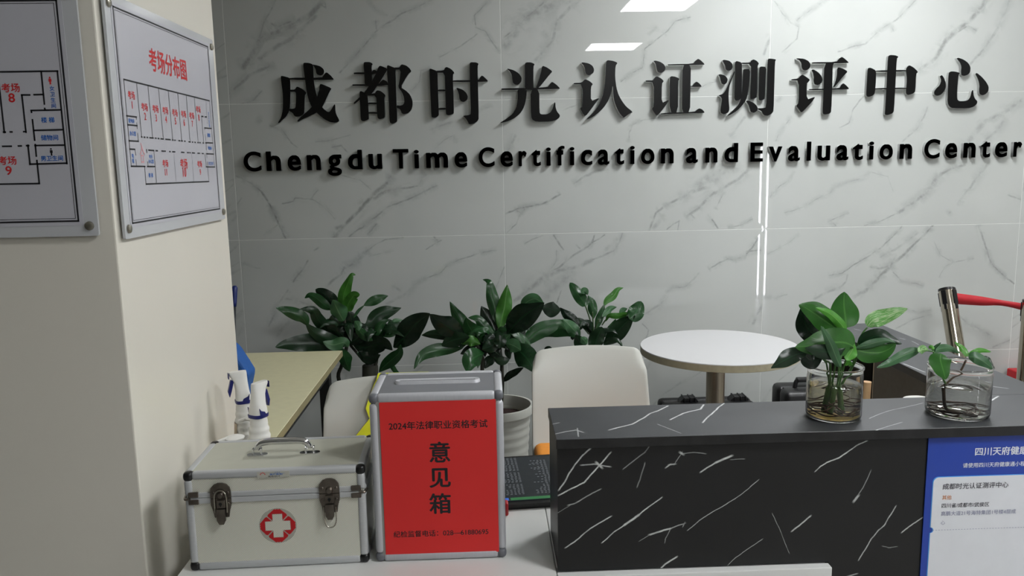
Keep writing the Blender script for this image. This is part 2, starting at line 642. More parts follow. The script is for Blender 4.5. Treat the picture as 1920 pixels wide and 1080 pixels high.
# pixel polylines of the veins as the photograph shows them: points, half width (m), strength, soft
VEINS = [
    ([(455, 128), (470, 108), (488, 74), (532, 55), (580, 30), (606, 4)], .016, .55, True),
    ([(486, 110), (547, 71), (592, 30)], .012, .40, True),
    ([(520, -6), (494, 45), (485, 77)], .006, .40, True),
    ([(402, 192), (432, 172), (467, 142), (515, 119)], .010, .45, True),
    ([(426, 214), (447, 198), (476, 190), (491, 172)], .006, .40, True),
    ([(610, 5), (611, 14), (601, 8)], .005, .5, True),
    ([(508, 45), (520, 52), (535, 44), (545, 40)], .006, .5, True),
    ([(636, 134), (654, 116), (705, 59), (752, 27), (812, 0)], .0055, .45, True),
    ([(690, -2), (706, 20), (725, 30)], .004, .3, True),
    ([(704, 40), (706, 55)], .005, .4, True),
    ([(823, 107), (865, 86), (895, 65)], .004, .35, True),
    ([(892, 47), (889, 30), (921, -2)], .004, .42, True),
    ([(893, 52), (910, 58), (925, 82), (940, 100)], .005, .40, True),
    ([(770, 172), (787, 155), (789, 132), (806, 127)], .004, .35, True),
    ([(806, 243), (850, 228), (877, 220), (921, 198)], .008, .35, True),
    ([(506, 237), (530, 245), (545, 268), (556, 276)], .0045, .42, True),
    ([(482, 222), (489, 227)], .008, .5, True),
    ([(592, 267), (620, 262), (657, 254)], .004, .35, True),
    ([(622, 276), (640, 272), (652, 284)], .005, .4, True),
    ([(815, 280), (835, 262), (850, 255), (856, 268)], .004, .3, True),
    # second column
    ([(944, 89), (960, 68), (979, 39), (1012, 20), (1045, 4), (1080, -8)], .028, .40, True),
    ([(944, 70), (975, 45), (1000, 22), (1030, -4)], .006, .50, True),
    ([(1003, 113), (1022, 90), (1039, 71), (1044, 38), (1086, -2)], .010, .38, True),
    ([(1020, 58), (1028, 70)], .006, .35, True),
    ([(1163, 154), (1185, 137), (1205, 128), (1208, 92), (1226, 78), (1250, 59), (1266, 40), (1294, 33)], .0042, .48, True),
    ([(1215, 64), (1230, 50)], .010, .25, True),
    ([(1181, 246), (1185, 234), (1205, 226), (1255, 215)], .0042, .45, True),
    ([(1179, 265), (1181, 246)], .004, .4, True),
    ([(1431, 101), (1437, 84), (1446, 66)], .009, .42, True),
    ([(1370, 255), (1382, 238), (1396, 218)], .008, .32, True),
    ([(950, 284), (958, 270), (966, 253)], .009, .45, True),
    ([(1055, 208), (1085, 196), (1130, 190)], .004, .32, True),
    ([(1310, 165), (1330, 157), (1345, 153)], .003, .35, True),
    # third column
    ([(1453, 3), (1469, 28), (1482, 42), (1497, 50), (1494, 72), (1467, 95)], .0045, .40, True),
    ([(1494, 39), (1517, 22), (1553, -2)], .004, .42, True),
    ([(1572, 97), (1600, 88), (1622, 83), (1636, 70), (1650, 55), (1675, 42), (1686, 33), (1717, -2)], .005, .45, True),
    ([(1672, 48), (1676, 58)], .005, .4, True),
    ([(1722, 133), (1745, 118), (1758, 105), (1764, 90)], .011, .42, True),
    ([(1758, 105), (1775, 72), (1795, 55), (1817, 40), (1835, 18), (1852, -6)], .014, .55, True),
    ([(1790, 62), (1815, 48), (1830, 58)], .006, .5, True),
    ([(1817, 122), (1832, 104), (1844, 92)], .008, .42, True),
    ([(1844, 92), (1858, 70), (1872, 50), (1894, -2)], .010, .33, True),
    ([(1812, 270), (1828, 250), (1844, 230)], .018, .35, True),
    ([(1844, 230), (1868, 216), (1883, 211), (1916, 188)], .013, .42, True),
    ([(1850, 262), (1870, 245), (1885, 222)], .012, .33, True),
    ([(1690, 268), (1722, 239), (1733, 220), (1739, 202)], .006, .35, True),
    ([(1575, 239), (1592, 230), (1600, 205), (1612, 190), (1622, 182)], .0042, .45, True),
    ([(1455, 264), (1460, 250), (1484, 218)], .0045, .35, True),
    ([(1455, 188), (1466, 180)], .004, .4, True),
    # first column, row under the lettering
    ([(444, 329), (470, 343), (491, 360), (500, 372)], .005, .5, True),
    ([(491, 360), (506, 384), (524, 420), (535, 446)], .007, .72, True),
    ([(624, 446), (640, 430), (675, 393), (698, 366)], .011, .62, True),
    ([(698, 366), (722, 348), (732, 330)], .012, .55, True),
    ([(700, 372), (725, 360), (745, 362)], .012, .5, True),
    ([(630, 428), (642, 424)], .012, .5, True),
    ([(655, 443), (704, 408), (725, 390), (749, 381), (775, 368), (820, 348)], .006, .5, True),
    ([(725, 360), (760, 353), (784, 348), (799, 326)], .006, .45, True),
    ([(690, 440), (706, 420)], .006, .5, True),
    ([(640, 328), (675, 338), (695, 356)], .004, .35, True),
    ([(530, 382), (550, 378), (552, 372), (586, 374)], .0045, .45, True),
    ([(586, 374), (605, 385), (627, 411)], .004, .35, True),
    ([(584, 372), (596, 355)], .004, .35, True),
    ([(495, 440), (521, 421)], .004, .35, True),
    # first column, lower row
    ([(612, 538), (627, 523), (640, 514), (645, 502)], .008, .42, True),
    ([(645, 502), (668, 490), (692, 470)], .010, .5, True),
    ([(692, 470), (706, 458), (722, 449), (755, 445)], .004, .42, True),
    ([(692, 482), (715, 476), (738, 470)], .004, .3, True),
    ([(505, 612), (524, 570), (540, 545)], .007, .42, True),
    ([(550, 529), (566, 508), (577, 490)], .006, .5, True),
    ([(535, 560), (560, 566), (590, 572)], .010, .32, True),
    ([(520, 630), (545, 600), (575, 585)], .012, .3, True),
    ([(725, 571), (755, 555), (778, 532)], .008, .36, True),
    ([(778, 532), (800, 522), (826, 514), (838, 500), (862, 488), (894, 476), (930, 470)], .0045, .40, True),
    ([(800, 467), (818, 456), (827, 452)], .004, .45, True),
    ([(815, 445), (820, 452)], .006, .6, True),
    ([(590, 470), (597, 465)], .006, .4, True),
    ([(920, 560), (938, 520), (946, 500)], .004, .35, True),
    ([(736, 535), (750, 545)], .008, .3, True),
    ([(437, 500), (450, 492)], .005, .45, True),
    ([(451, 492), (470, 500), (487, 503)], .004, .4, True),
    ([(437, 395), (452, 372)], .004, .35, True),
    ([(446, 630), (455, 606)], .008, .5, True),
    # second column, row under the lettering
    ([(950, 401), (968, 392), (985, 387), (1012, 383), (1028, 377), (1050, 365)], .0055, .6, True),
    ([(965, 393), (978, 400)], .005, .5, True),
    ([(950, 436), (968, 420), (974, 404), (984, 390)], .004, .5, True),
    ([(1075, 345), (1098, 330), (1112, 322), (1139, 317)], .007, .36, True),
    ([(1216, 432), (1224, 412), (1231, 399), (1250, 384), (1276, 372)], .007, .5, True),
    ([(1224, 428), (1245, 404)], .012, .3, True),
    ([(1276, 372), (1290, 365), (1305, 357), (1330, 350)], .013, .42, True),
    ([(1305, 352), (1335, 328), (1352, 312)], .028, .34, True),
    ([(1330, 345), (1355, 328), (1385, 312)], .024, .28, True),
    ([(1287, 408), (1308, 393), (1329, 369), (1340, 360)], .009, .45, True),
    ([(1340, 362), (1359, 351), (1385, 334), (1406, 317)], .010, .40, True),
    ([(1250, 430), (1262, 420), (1274, 414), (1270, 430)], .004, .65, True),
    ([(1296, 404), (1302, 410)], .005, .55, True),
    ([(1327, 403), (1338, 415), (1346, 428)], .005, .55, True),
    ([(1341, 392), (1350, 372), (1358, 360)], .003, .4, True),
    ([(1365, 427), (1390, 420), (1410, 410)], .004, .4, True),
    # second column, lower row
    ([(1110, 455), (1114, 440), (1108, 455), (1133, 440)], .004, .62, True),
    ([(1038, 441), (1048, 455), (1056, 466)], .005, .6, True),
    ([(1080, 460), (1086, 466)], .005, .55, True),
    ([(1028, 510), (1042, 488), (1044, 468)], .003, .35, True),
    ([(985, 456), (1000, 448), (1018, 442)], .004, .4, True),
    ([(1030, 511), (1050, 498), (1068, 482), (1090, 470), (1108, 456)], .0065, .48, True),
    ([(1050, 506), (1080, 500), (1110, 488)], .013, .38, True),
    ([(1110, 488), (1130, 480), (1151, 470), (1161, 455), (1167, 437)], .006, .42, True),
    ([(1135, 470), (1158, 448)], .012, .25, True),
    ([(965, 566), (990, 545), (1020, 520), (1050, 505)], .016, .42, True),
    ([(1020, 560), (1048, 530), (1075, 510)], .028, .30, True),
    ([(1045, 568), (1052, 545)], .004, .45, True),
    ([(1210, 588), (1236, 572), (1252, 556)], .008, .32, True),
    ([(1250, 548), (1262, 540), (1285, 537), (1300, 524), (1310, 514)], .006, .42, True),
    ([(1329, 505), (1345, 494), (1365, 485), (1378, 487), (1400, 478)], .0055, .5, True),
    ([(1400, 476), (1412, 462), (1420, 446)], .006, .55, True),
    ([(1400, 472), (1426, 468)], .006, .45, True),
    ([(1412, 608), (1420, 592), (1429, 574)], .010, .42, True),
    # third column, row under the lettering
    ([(1620, 423), (1650, 416), (1683, 400)], .004, .45, True),
    ([(1683, 400), (1705, 385), (1734, 365)], .011, .48, True),
    ([(1734, 365), (1746, 350), (1750, 342), (1766, 326)], .011, .5, True),
    ([(1766, 326), (1785, 316), (1810, 310)], .008, .48, True),
    ([(1797, 383), (1810, 362), (1825, 343)], .008, .42, True),
    ([(1825, 343), (1838, 325), (1854, 306)], .010, .32, True),
    ([(1780, 400), (1783, 396)], .008, .4, True),
    ([(1472, 400), (1510, 386), (1535, 372), (1557, 362), (1565, 350), (1600, 340), (1620, 333), (1632, 322)], .0042, .36, True),
    ([(1445, 370), (1462, 348), (1480, 336), (1490, 322)], .004, .36, True),
    ([(1553, 416), (1572, 408), (1590, 402)], .004, .42, True),
    ([(1558, 415), (1567, 424)], .005, .5, True),
    ([(1632, 322), (1665, 330), (1676, 360)], .003, .28, True),
    ([(1890, 366), (1915, 374)], .005, .35, True),
    # third column, lower row
    ([(1554, 517), (1580, 512), (1601, 497), (1628, 482), (1652, 466), (1668, 450), (1690, 426)], .0048, .5, True),
    ([(1601, 557), (1622, 546), (1645, 525)], .011, .42, True),
    ([(1645, 525), (1660, 508), (1677, 491)], .012, .55, True),
    ([(1677, 491), (1692, 480), (1708, 463), (1728, 445), (1750, 423)], .008, .62, True),
    ([(1632, 500), (1650, 504), (1672, 496)], .009, .5, True),
    ([(1650, 482), (1690, 462), (1720, 436)], .008, .36, True),
    ([(1526, 561), (1548, 549), (1576, 538)], .009, .36, True),
    ([(1576, 538), (1587, 528), (1590, 516)], .006, .42, True),
    ([(1834, 421), (1842, 445), (1850, 469), (1854, 484), (1863, 500), (1882, 518), (1901, 533)], .0055, .55, True),
    ([(1674, 510), (1690, 526), (1712, 530), (1732, 536)], .0045, .4, True),
    ([(1752, 455), (1762, 478), (1788, 490), (1826, 484)], .004, .36, True),
    ([(1760, 520), (1772, 500), (1788, 490)], .003, .3, True),
    ([(1434, 556), (1455, 560), (1475, 552)], .004, .32, True),
    ([(1700, 578), (1720, 584), (1745, 582)], .005, .32, True),
    ([(1680, 615), (1710, 600), (1745, 590)], .005, .3, True),
    ([(1795, 588), (1815, 608), (1838, 616), (1860, 630)], .006, .42, True),
    ([(1862, 652), (1895, 636)], .006, .42, True),
    ([(1900, 612), (1918, 596)], .005, .4, True),
    ([(1440, 475), (1480, 455), (1500, 440)], .003, .28, True),
    ([(1205, 650), (1215, 620), (1204, 608)], .004, .42, True),
    ([(1390, 745), (1405, 718)], .010, .42, True),
]
X_J, Z_J = -1.1104, 1.754           # one vertical and one horizontal joint
TW, TH = 1.2, 0.6
tiles = {}
bmW = bmesh.new()
gap = 0.0011
wall_mats = [M_grout]
rngt = random.Random(11)
for ci in range(-5, 7):
    for ri in range(-2, 4):
        x0, x1 = X_J + ci * TW, X_J + (ci + 1) * TW
        z0, z1 = Z_J - (ri + 1) * TH + 0.0, Z_J - ri * TH
        z0c, z1c = max(z0, 0.0), min(z1, CEIL)
        x0c, x1c = max(x0, -6.0), min(x1, 6.0)
        if z1c - z0c < 0.01 or x1c - x0c < 0.01:
            continue
        tiles[(ci, ri)] = (x0c, x1c, z0c, z1c)
for (ci, ri), (x0, x1, z0, z1) in tiles.items():
    segs = []
    for pts, wd, st, soft in VEINS:
        w3 = [wp(*p) for p in pts]
        mx = sum(p[0] for p in w3) / len(w3)
        mz = sum(p[1] for p in w3) / len(w3)
        if x0 <= mx < x1 and z0 <= mz < z1:
            segs += poly_segs(w3, wd, st, soft)
    traced = (0 <= ci <= 2 and -1 <= ri <= 1)
    gen = None if traced else float(ci * 5 + ri)
    mm = veined_stone('marble_slab', '#aeb1ae', '#b7bab7', '#6b6f6c', segs, (0, 2), warp=0.007, rough=0.012,
                      generic=gen, gscale=1.6, vein_mix=1.15 if traced else 0.4, cloud=1.1, halo=True)
    wall_mats.append(mm)
    mi = len(wall_mats) - 1
    # glossy slab with a tiny ground edge
    tx, tz = rngt.uniform(-1, 1) * 0.0004, rngt.uniform(-1, 1) * 0.0004
    xa, xb, za, zb = x0 + gap, x1 - gap, z0 + gap, z1 - gap
    PE, PD, CH = 0.034, 0.000115, 0.0008
    rings = []
    for e, y in ((PE, 0.0), (CH, PD), (0.0, PD + CH), (0.0, 0.012)):
        rings.append([bmW.verts.new((x, WALL_Y + y, z)) for x, z in ((xa + e, za + e), (xb - e, za + e), (xb - e, zb - e), (xa + e, zb - e))])
    fs = [bmW.faces.new(rings[0])]
    for p_, q_ in zip(rings[:-1], rings[1:]):
        for k_ in range(4):
            fs.append(bmW.faces.new((p_[k_], q_[k_], q_[(k_ + 1) % 4], p_[(k_ + 1) % 4])))
    for f_ in fs:
        f_.material_index = mi
box(bmW, -6.0, 6.0, WALL_Y + 0.0008, WALL_Y + 0.1, 0, CEIL, 0, 1, 0)
finish(bmW, 'wall_back', wall_mats, kind='structure')

# ---- LED panels in the ceiling grid
M_led = emit_mat('led_diffuser', '#fbfdff', PANEL_EMIT)
M_ledframe = mat('panel_frame', '#e6e6e6', 0.4)
places = ['near the marble wall, over the round table', 'over the counter', 'behind the viewer',
          'at the far right over the queue posts']
for (px, py), pl in zip(PANELS, places):
    t = empty('ceiling_light', (px, py, CEIL), 'square white LED ceiling panel ' + pl, 'ceiling light', 'LED panels in the ceiling')
    s = 0.285
    b1 = bmesh.new()
    box(b1, px - s, px + s, py - s, py + s, CEIL - 0.010, CEIL - 0.004)
    finish(b1, 'diffuser', M_led, t)
    b1 = bmesh.new()
    for q in ((-s - .015, s + .015, -s - .015, -s), (-s - .015, s + .015, s, s + .015),
              (-s - .015, -s, -s, s), (s, s + .015, -s, s)):
        box(b1, px + q[0], px + q[1], py + q[2], py + q[3], CEIL - 0.012, CEIL)
    finish(b1, 'frame', M_ledframe, t)

# ================================================================== RAISED LETTERING
M_black = mat('black_acrylic', '#0a0a0a', 0.3, var=0.1, scale=8, spec=0.22)
M_clear = mat('acrylic_edge', '#dfe1df', 0.2, var=0.2, scale=60, spec=0.7)
nt = M_clear.node_tree
tr_ = nt.nodes.new('ShaderNodeBsdfTranslucent')
tr_.inputs['Color'].default_value = (0.9, 0.92, 0.9, 1)
ms_ = nt.nodes.new('ShaderNodeMixShader')
ms_.inputs[0].default_value = 0.65
nt.links.new(nt.nodes['Principled BSDF'].outputs[0], ms_.inputs[1])
nt.links.new(tr_.outputs[0], ms_.inputs[2])
nt.links.new(ms_.outputs[0], nt.nodes['Material Output'].inputs['Surface'])
L_T = 0.020
GLYPHS = [
    ('成', 510, 100, [
        [(125, 330), (150, 325), (250, 352), (262, 375), (265, 560), (262, 760), (245, 840), (205, 915), (150, 965), (105, 1010), (85, 1003), (130, 930), (155, 830), (160, 700), (155, 560), (135, 420)],
        [(240, 352), (720, 352), (745, 320), (775, 278), (800, 278), (850, 320), (895, 375), (880, 385), (250, 385)],
        [(255, 525), (330, 525), (355, 482), (380, 485), (440, 515), (495, 565), (490, 585), (472, 610), (468, 850), (450, 885), (410, 910), (345, 918), (320, 900), (300, 865), (270, 845), (250, 835), (250, 800), (290, 803), (335, 795), (345, 740), (348, 580), (335, 555), (255, 555)],
        [(450, 150), (465, 135), (530, 138), (575, 152), (595, 170), (600, 330), (610, 450), (640, 600), (690, 720), (740, 800), (800, 845), (830, 848), (860, 810), (900, 738), (915, 738), (915, 840), (935, 895), (972, 965), (960, 990), (915, 1005), (840, 995), (760, 955), (690, 900), (620, 830), (570, 770), (530, 670), (500, 550), (480, 400), (460, 250)],
        [(700, 442), (730, 447), (865, 505), (840, 540), (815, 590), (770, 690), (720, 790), (640, 860), (540, 910), (450, 950), (380, 988), (360, 980), (420, 915), (520, 830), (600, 750), (650, 640), (680, 540), (690, 460)],
        [(585, 162), (640, 170), (700, 188), (745, 225), (755, 265), (740, 305), (700, 320), (660, 310), (640, 285), (632, 230), (610, 195)]]),
    ('都', 650, 100, [
        [(243, 150), (255, 125), (330, 125), (365, 140), (375, 155), (360, 180), (365, 300), (368, 470), (262, 470), (255, 300)],
        [(100, 290), (110, 275), (365, 275), (365, 260), (395, 235), (440, 255), (440, 300), (110, 303)],
        [(80, 458), (90, 447), (460, 447), (500, 400), (530, 378), (590, 410), (600, 470), (90, 472)],
        [(470, 185), (490, 178), (590, 220), (575, 260), (520, 350), (440, 470), (370, 580), (300, 610), (200, 665), (115, 732), (95, 720), (180, 640), (270, 550), (350, 430), (420, 300), (450, 220)],
        [(185, 560), (205, 543), (260, 570), (300, 590), (310, 700), (322, 940), (310, 960), (250, 985), (215, 975), (203, 950), (195, 780)],
        [(300, 583), (410, 580), (420, 550), (445, 533), (500, 548), (565, 605), (545, 640), (550, 780), (555, 915), (535, 940), (475, 955), (445, 930), (435, 780), (428, 610), (300, 610)],
        [(300, 712), (440, 712), (440, 738), (300, 738)], [(310, 848), (445, 848), (445, 874), (310, 874)],
        [(583, 180), (600, 170), (660, 195), (715, 215), (705, 260), (712, 450), (722, 750), (732, 970), (720, 995), (660, 1022), (630, 1005), (618, 960), (600, 500), (583, 250)],
        [(690, 203), (765, 205), (775, 175), (800, 158), (860, 175), (910, 215), (938, 260), (900, 290), (860, 350), (780, 490), (860, 540), (920, 600), (950, 680), (955, 750), (935, 820), (890, 865), (830, 882), (795, 870), (785, 830), (760, 800), (725, 790), (725, 750), (770, 757), (815, 745), (835, 710), (830, 640), (800, 560), (745, 490), (765, 400), (782, 235), (690, 235)]]),
    ('时', 790, 100, [
        [(115, 235), (130, 218), (215, 250), (235, 265), (240, 500), (255, 890), (240, 910), (200, 932), (160, 930), (145, 910), (130, 550)],
        [(210, 250), (325, 247), (340, 210), (365, 195), (430, 225), (480, 280), (455, 310), (465, 600), (472, 860), (455, 880), (400, 897), (365, 890), (355, 860), (345, 500), (338, 280), (210, 280)],
        [(240, 523), (350, 523), (350, 550), (240, 550)], [(250, 788), (360, 788), (360, 816), (250, 816)],
        [(455, 388), (830, 388), (850, 345), (880, 315), (965, 395), (955, 412), (455, 416)],
        [(697, 150), (715, 128), (790, 130), (830, 148), (815, 185), (818, 400), (832, 940), (815, 980), (760, 1018), (690, 1027), (670, 985), (640, 940), (605, 910), (620, 900), (690, 893), (718, 875), (705, 500)],
        [(505, 505), (520, 497), (600, 525), (650, 570), (675, 625), (665, 675), (610, 705), (570, 693), (552, 660), (545, 590), (525, 535)]]),
    ('光', 925, 100, [
        [(455, 150), (475, 130), (545, 130), (600, 155), (580, 190), (580, 400), (585, 530), (460, 530), (458, 330)],
        [(195, 225), (220, 222), (300, 245), (370, 290), (410, 350), (405, 410), (370, 450), (325, 455), (285, 430), (275, 380), (268, 310), (235, 255)],
        [(700, 200), (720, 180), (780, 205), (858, 262), (820, 300), (760, 375), (660, 500), (610, 510), (660, 380), (690, 270)],
        [(115, 515), (130, 505), (780, 495), (820, 440), (850, 410), (910, 450), (965, 505), (950, 517), (130, 533)],
        [(350, 520), (485, 520), (480, 620), (462, 720), (430, 810), (380, 880), (310, 935), (220, 980), (110, 1008), (95, 1005), (190, 945), (280, 875), (330, 790), (350, 690), (353, 600)],
        [(535, 520), (665, 520), (668, 850), (685, 882), (780, 882), (830, 850), (860, 790), (880, 710), (897, 710), (900, 780), (920, 840), (965, 895), (955, 930), (910, 965), (830, 988), (620, 990), (570, 965), (545, 915)]]),
    ('认', 1060, 100, [
        [(230, 135), (260, 130), (340, 145), (395, 180), (418, 235), (405, 285), (350, 318), (310, 308), (288, 270), (285, 220), (265, 170)],
        [(118, 438), (130, 428), (235, 425), (285, 370), (350, 400), (402, 445), (370, 480), (370, 695), (475, 648), (490, 655), (440, 715), (380, 800), (290, 915), (250, 865), (215, 800), (250, 765), (250, 450), (130, 448)],
        [(590, 120), (610, 98), (690, 108), (758, 135), (725, 185), (720, 350), (740, 500), (770, 600), (820, 690), (880, 770), (980, 850), (930, 870), (880, 905), (845, 935), (800, 885), (750, 800), (710, 700), (695, 600), (690, 480), (680, 470), (665, 570), (625, 680), (560, 780), (480, 860), (400, 920), (320, 955), (305, 950), (400, 860), (480, 760), (540, 620), (570, 470), (582, 300)]]),
    ('证', 1195, 95, [
        [(235, 150), (260, 142), (330, 160), (385, 195), (410, 245), (395, 295), (345, 323), (300, 310), (282, 270), (275, 215), (262, 180)],
        [(118, 438), (130, 430), (230, 428), (250, 390), (285, 370), (345, 400), (385, 440), (355, 475), (352, 760), (440, 715), (455, 722), (420, 780), (350, 875), (285, 945), (250, 900), (208, 840), (240, 805), (242, 455), (130, 450)],
        [(435, 205), (450, 196), (810, 188), (840, 145), (880, 115), (920, 140), (975, 195), (960, 205), (450, 215)],
        [(655, 200), (775, 200), (770, 500), (762, 900), (648, 900), (650, 600)],
        [(470, 390), (490, 368), (550, 375), (612, 405), (590, 440), (588, 900), (470, 900)],
        [(765, 510), (795, 510), (820, 475), (855, 445), (895, 470), (932, 515), (920, 524), (765, 524)],
        [(335, 905), (500, 893), (830, 885), (865, 850), (900, 833), (940, 850), (975, 890), (960, 903), (600, 912), (350, 922)]]),
    ('测', 1330, 95, [
        [(190, 142), (210, 130), (290, 145), (335, 190), (340, 245), (310, 285), (270, 292), (240, 270), (230, 210)],
        [(130, 348), (160, 338), (230, 360), (268, 410), (255, 465), (215, 492), (180, 475), (165, 430), (155, 380)],
        [(130, 648), (200, 625), (245, 560), (300, 430), (365, 280), (368, 320), (320, 430), (290, 520), (278, 620), (280, 720), (292, 850), (275, 895), (215, 920), (170, 905), (160, 860), (175, 770), (185, 700), (170, 665)],
        [(370, 170), (395, 148), (470, 170), (472, 300), (468, 680), (440, 710), (395, 725), (370, 710), (362, 670), (375, 350)],
        [(460, 172), (590, 172), (610, 140), (640, 125), (685, 145), (720, 185), (698, 220), (690, 670), (660, 692), (610, 702), (590, 680), (605, 400), (605, 190), (460, 192)],
        [(490, 280), (505, 265), (590, 265), (582, 450), (560, 620), (530, 720), (470, 800), (400, 870), (300, 930), (250, 945), (330, 875), (410, 800), (455, 720), (475, 600), (485, 450)],
        [(530, 728), (560, 720), (640, 750), (690, 800), (705, 845), (680, 880), (640, 900), (600, 885), (585, 830), (570, 780)],
        [(725, 245), (745, 228), (825, 235), (815, 400), (805, 690), (775, 715), (735, 722), (715, 700), (720, 450)],
        [(845, 130), (865, 112), (970, 125), (950, 160), (940, 500), (930, 870), (905, 910), (850, 940), (800, 938), (775, 910), (760, 875), (705, 850), (705, 832), (770, 832), (825, 820), (835, 500)]]),
    ('评', 1470, 90, [
        [(175, 155), (200, 148), (290, 155), (350, 185), (385, 230), (375, 290), (330, 322), (280, 318), (258, 280), (255, 220), (225, 175)],
        [(100, 465), (115, 450), (205, 442), (230, 410), (265, 382), (320, 415), (378, 460), (350, 495), (330, 510), (330, 748), (435, 708), (450, 715), (400, 785), (330, 860), (255, 938), (220, 890), (178, 835), (215, 790), (218, 470), (115, 470)],
        [(400, 215), (420, 205), (760, 202), (800, 150), (840, 128), (880, 155), (938, 208), (925, 218), (420, 228)],
        [(400, 320), (425, 308), (490, 345), (540, 400), (560, 460), (540, 510), (490, 538), (445, 525), (430, 480), (435, 420), (425, 360)],
        [(770, 300), (790, 278), (860, 300), (925, 340), (870, 395), (800, 480), (735, 560), (712, 568), (745, 490), (770, 390)],
        [(355, 600), (375, 592), (800, 585), (830, 530), (860, 508), (900, 540), (942, 585), (930, 598), (375, 612)],
        [(585, 215), (725, 215), (705, 260), (700, 500), (685, 920), (660, 950), (600, 962), (570, 955), (560, 920), (575, 600)]]),
    ('中', 1605, 90, [
        [(170, 310), (180, 288), (215, 285), (290, 325), (290, 450), (275, 650), (250, 685), (190, 708), (160, 700), (150, 670), (160, 500)],
        [(280, 325), (745, 315), (745, 338), (280, 348)],
        [(725, 310), (745, 270), (775, 248), (840, 285), (900, 345), (870, 375), (860, 620), (835, 655), (760, 680), (735, 670), (725, 640), (740, 450)],
        [(270, 580), (740, 572), (740, 592), (270, 602)],
        [(465, 125), (490, 100), (570, 105), (618, 125), (590, 155), (575, 450), (550, 910), (530, 945), (460, 970), (420, 965), (425, 900), (450, 450)]]),
    ('心', 1735, 90, [
        [(455, 148), (480, 140), (560, 170), (620, 215), (655, 275), (650, 345), (620, 385), (560, 405), (525, 390), (520, 340), (527, 270), (508, 210)],
        [(215, 405), (240, 390), (270, 430), (298, 510), (298, 570), (270, 630), (220, 680), (170, 692), (135, 675), (130, 630), (165, 580), (210, 540), (235, 470)],
        [(725, 370), (748, 360), (820, 420), (880, 490), (918, 560), (912, 625), (870, 670), (825, 685), (790, 665), (782, 610), (787, 530), (767, 450)],
        [(340, 360), (370, 338), (430, 340), (505, 360), (480, 390), (462, 600), (460, 740), (490, 768), (560, 768), (620, 755), (655, 710), (675, 620), (692, 605), (700, 690), (720, 735), (755, 770), (745, 810), (700, 850), (620, 872), (400, 870), (355, 850), (325, 790), (330, 600)]]),
]
ORD = ['first', 'second', 'third', 'fourth', 'fifth', 'sixth', 'seventh', 'eighth', 'ninth', 'tenth', 'eleventh', 'twelfth', 'thirteenth']
FY = WALL_Y - L_T


def raised(outlines_bm_face, outlines_bm_body, strokes):
    """strokes: closed lists of (x, z) on the lettering's front plane"""
    for k, st in enumerate(strokes):
        e = 0.00002 * k
        prism(outlines_bm_face, st, 0.003, lambda x, z, d: Vector((x, FY + e + d, z)))
        prism(outlines_bm_body, st, L_T - 0.0032, lambda x, z, d: Vector((x, FY + 0.0032 + e + d, z)))


for gi, (ch, ox, oy, strokes) in enumerate(GLYPHS):
    ws = []
    for st in strokes:
        q = []
        for (a, b) in smooth_outline(st, 1):
            p = at_y(ox + a * 140 / 1080, oy + b * 140 / 1080, FY)
            q.append((p.x, p.z))
        ws.append(q)
    bf, bb = bmesh.new(), bmesh.new()
    raised(bf, bb, ws)
    o = finish(bf, 'wall_character', M_black, label='large black raised character %s, %s from the left on the marble wall' % (ch, ORD[gi]),
               cat='letter', group='raised Chinese characters on the marble wall')
    finish(bb, 'acrylic_backing', M_clear, o, label='clear acrylic backing')

EN = [
    ('Chengdu', [('C', 28, 172), ('h', 213, 333), ('e', 388, 497), ('n', 545, 660), ('g', 715, 830), ('d', 882, 1000), ('u', 1050, 1162)], 450, 440 / 1920),
    ('Time', [('T', 1252, 1380), ('i', 1425, 1465), ('m', 1522, 1702), ('e', 1755, 1860)], 450, 440 / 1920),
    ('Certification', [('C', 65, 175), ('e', 215, 302), ('r', 342, 398), ('t', 430, 495), ('i', 532, 565), ('f', 603, 660), ('i', 695, 728), ('c', 772, 852), ('a', 890, 970), ('t', 1008, 1072), ('i', 1112, 1145), ('o', 1188, 1282), ('n', 1325, 1415)], 880, 520 / 1920),
    ('and', [('a', 1500, 1582), ('n', 1632, 1718), ('d', 1765, 1860)], 880, 520 / 1920),
    ('Evaluation', [('E', 60, 147), ('v', 185, 277), ('a', 317, 397), ('l', 442, 472), ('u', 515, 602), ('a', 645, 727), ('t', 755, 825), ('i', 865, 897), ('o', 937, 1027), ('n', 1072, 1158)], 1390, 530 / 1920),
    ('Center', [('C', 1240, 1345), ('e', 1382, 1463), ('n', 1505, 1588), ('t', 1625, 1687), ('e', 1720, 1803), ('r', 1845, 1900)], 1390, 530 / 1920),
]
BASE_Z, CAP_H = 1.4605, 0.0845
hx_ = text_bm('x', 0.0)
XH = bounds(hx_)[3]
hx_.free()
hb = text_bm('H', 0.018)
HX0, HX1, HY0, HY1 = bounds(hb)
hb.free()
KZ = CAP_H / (HY1 - HY0)
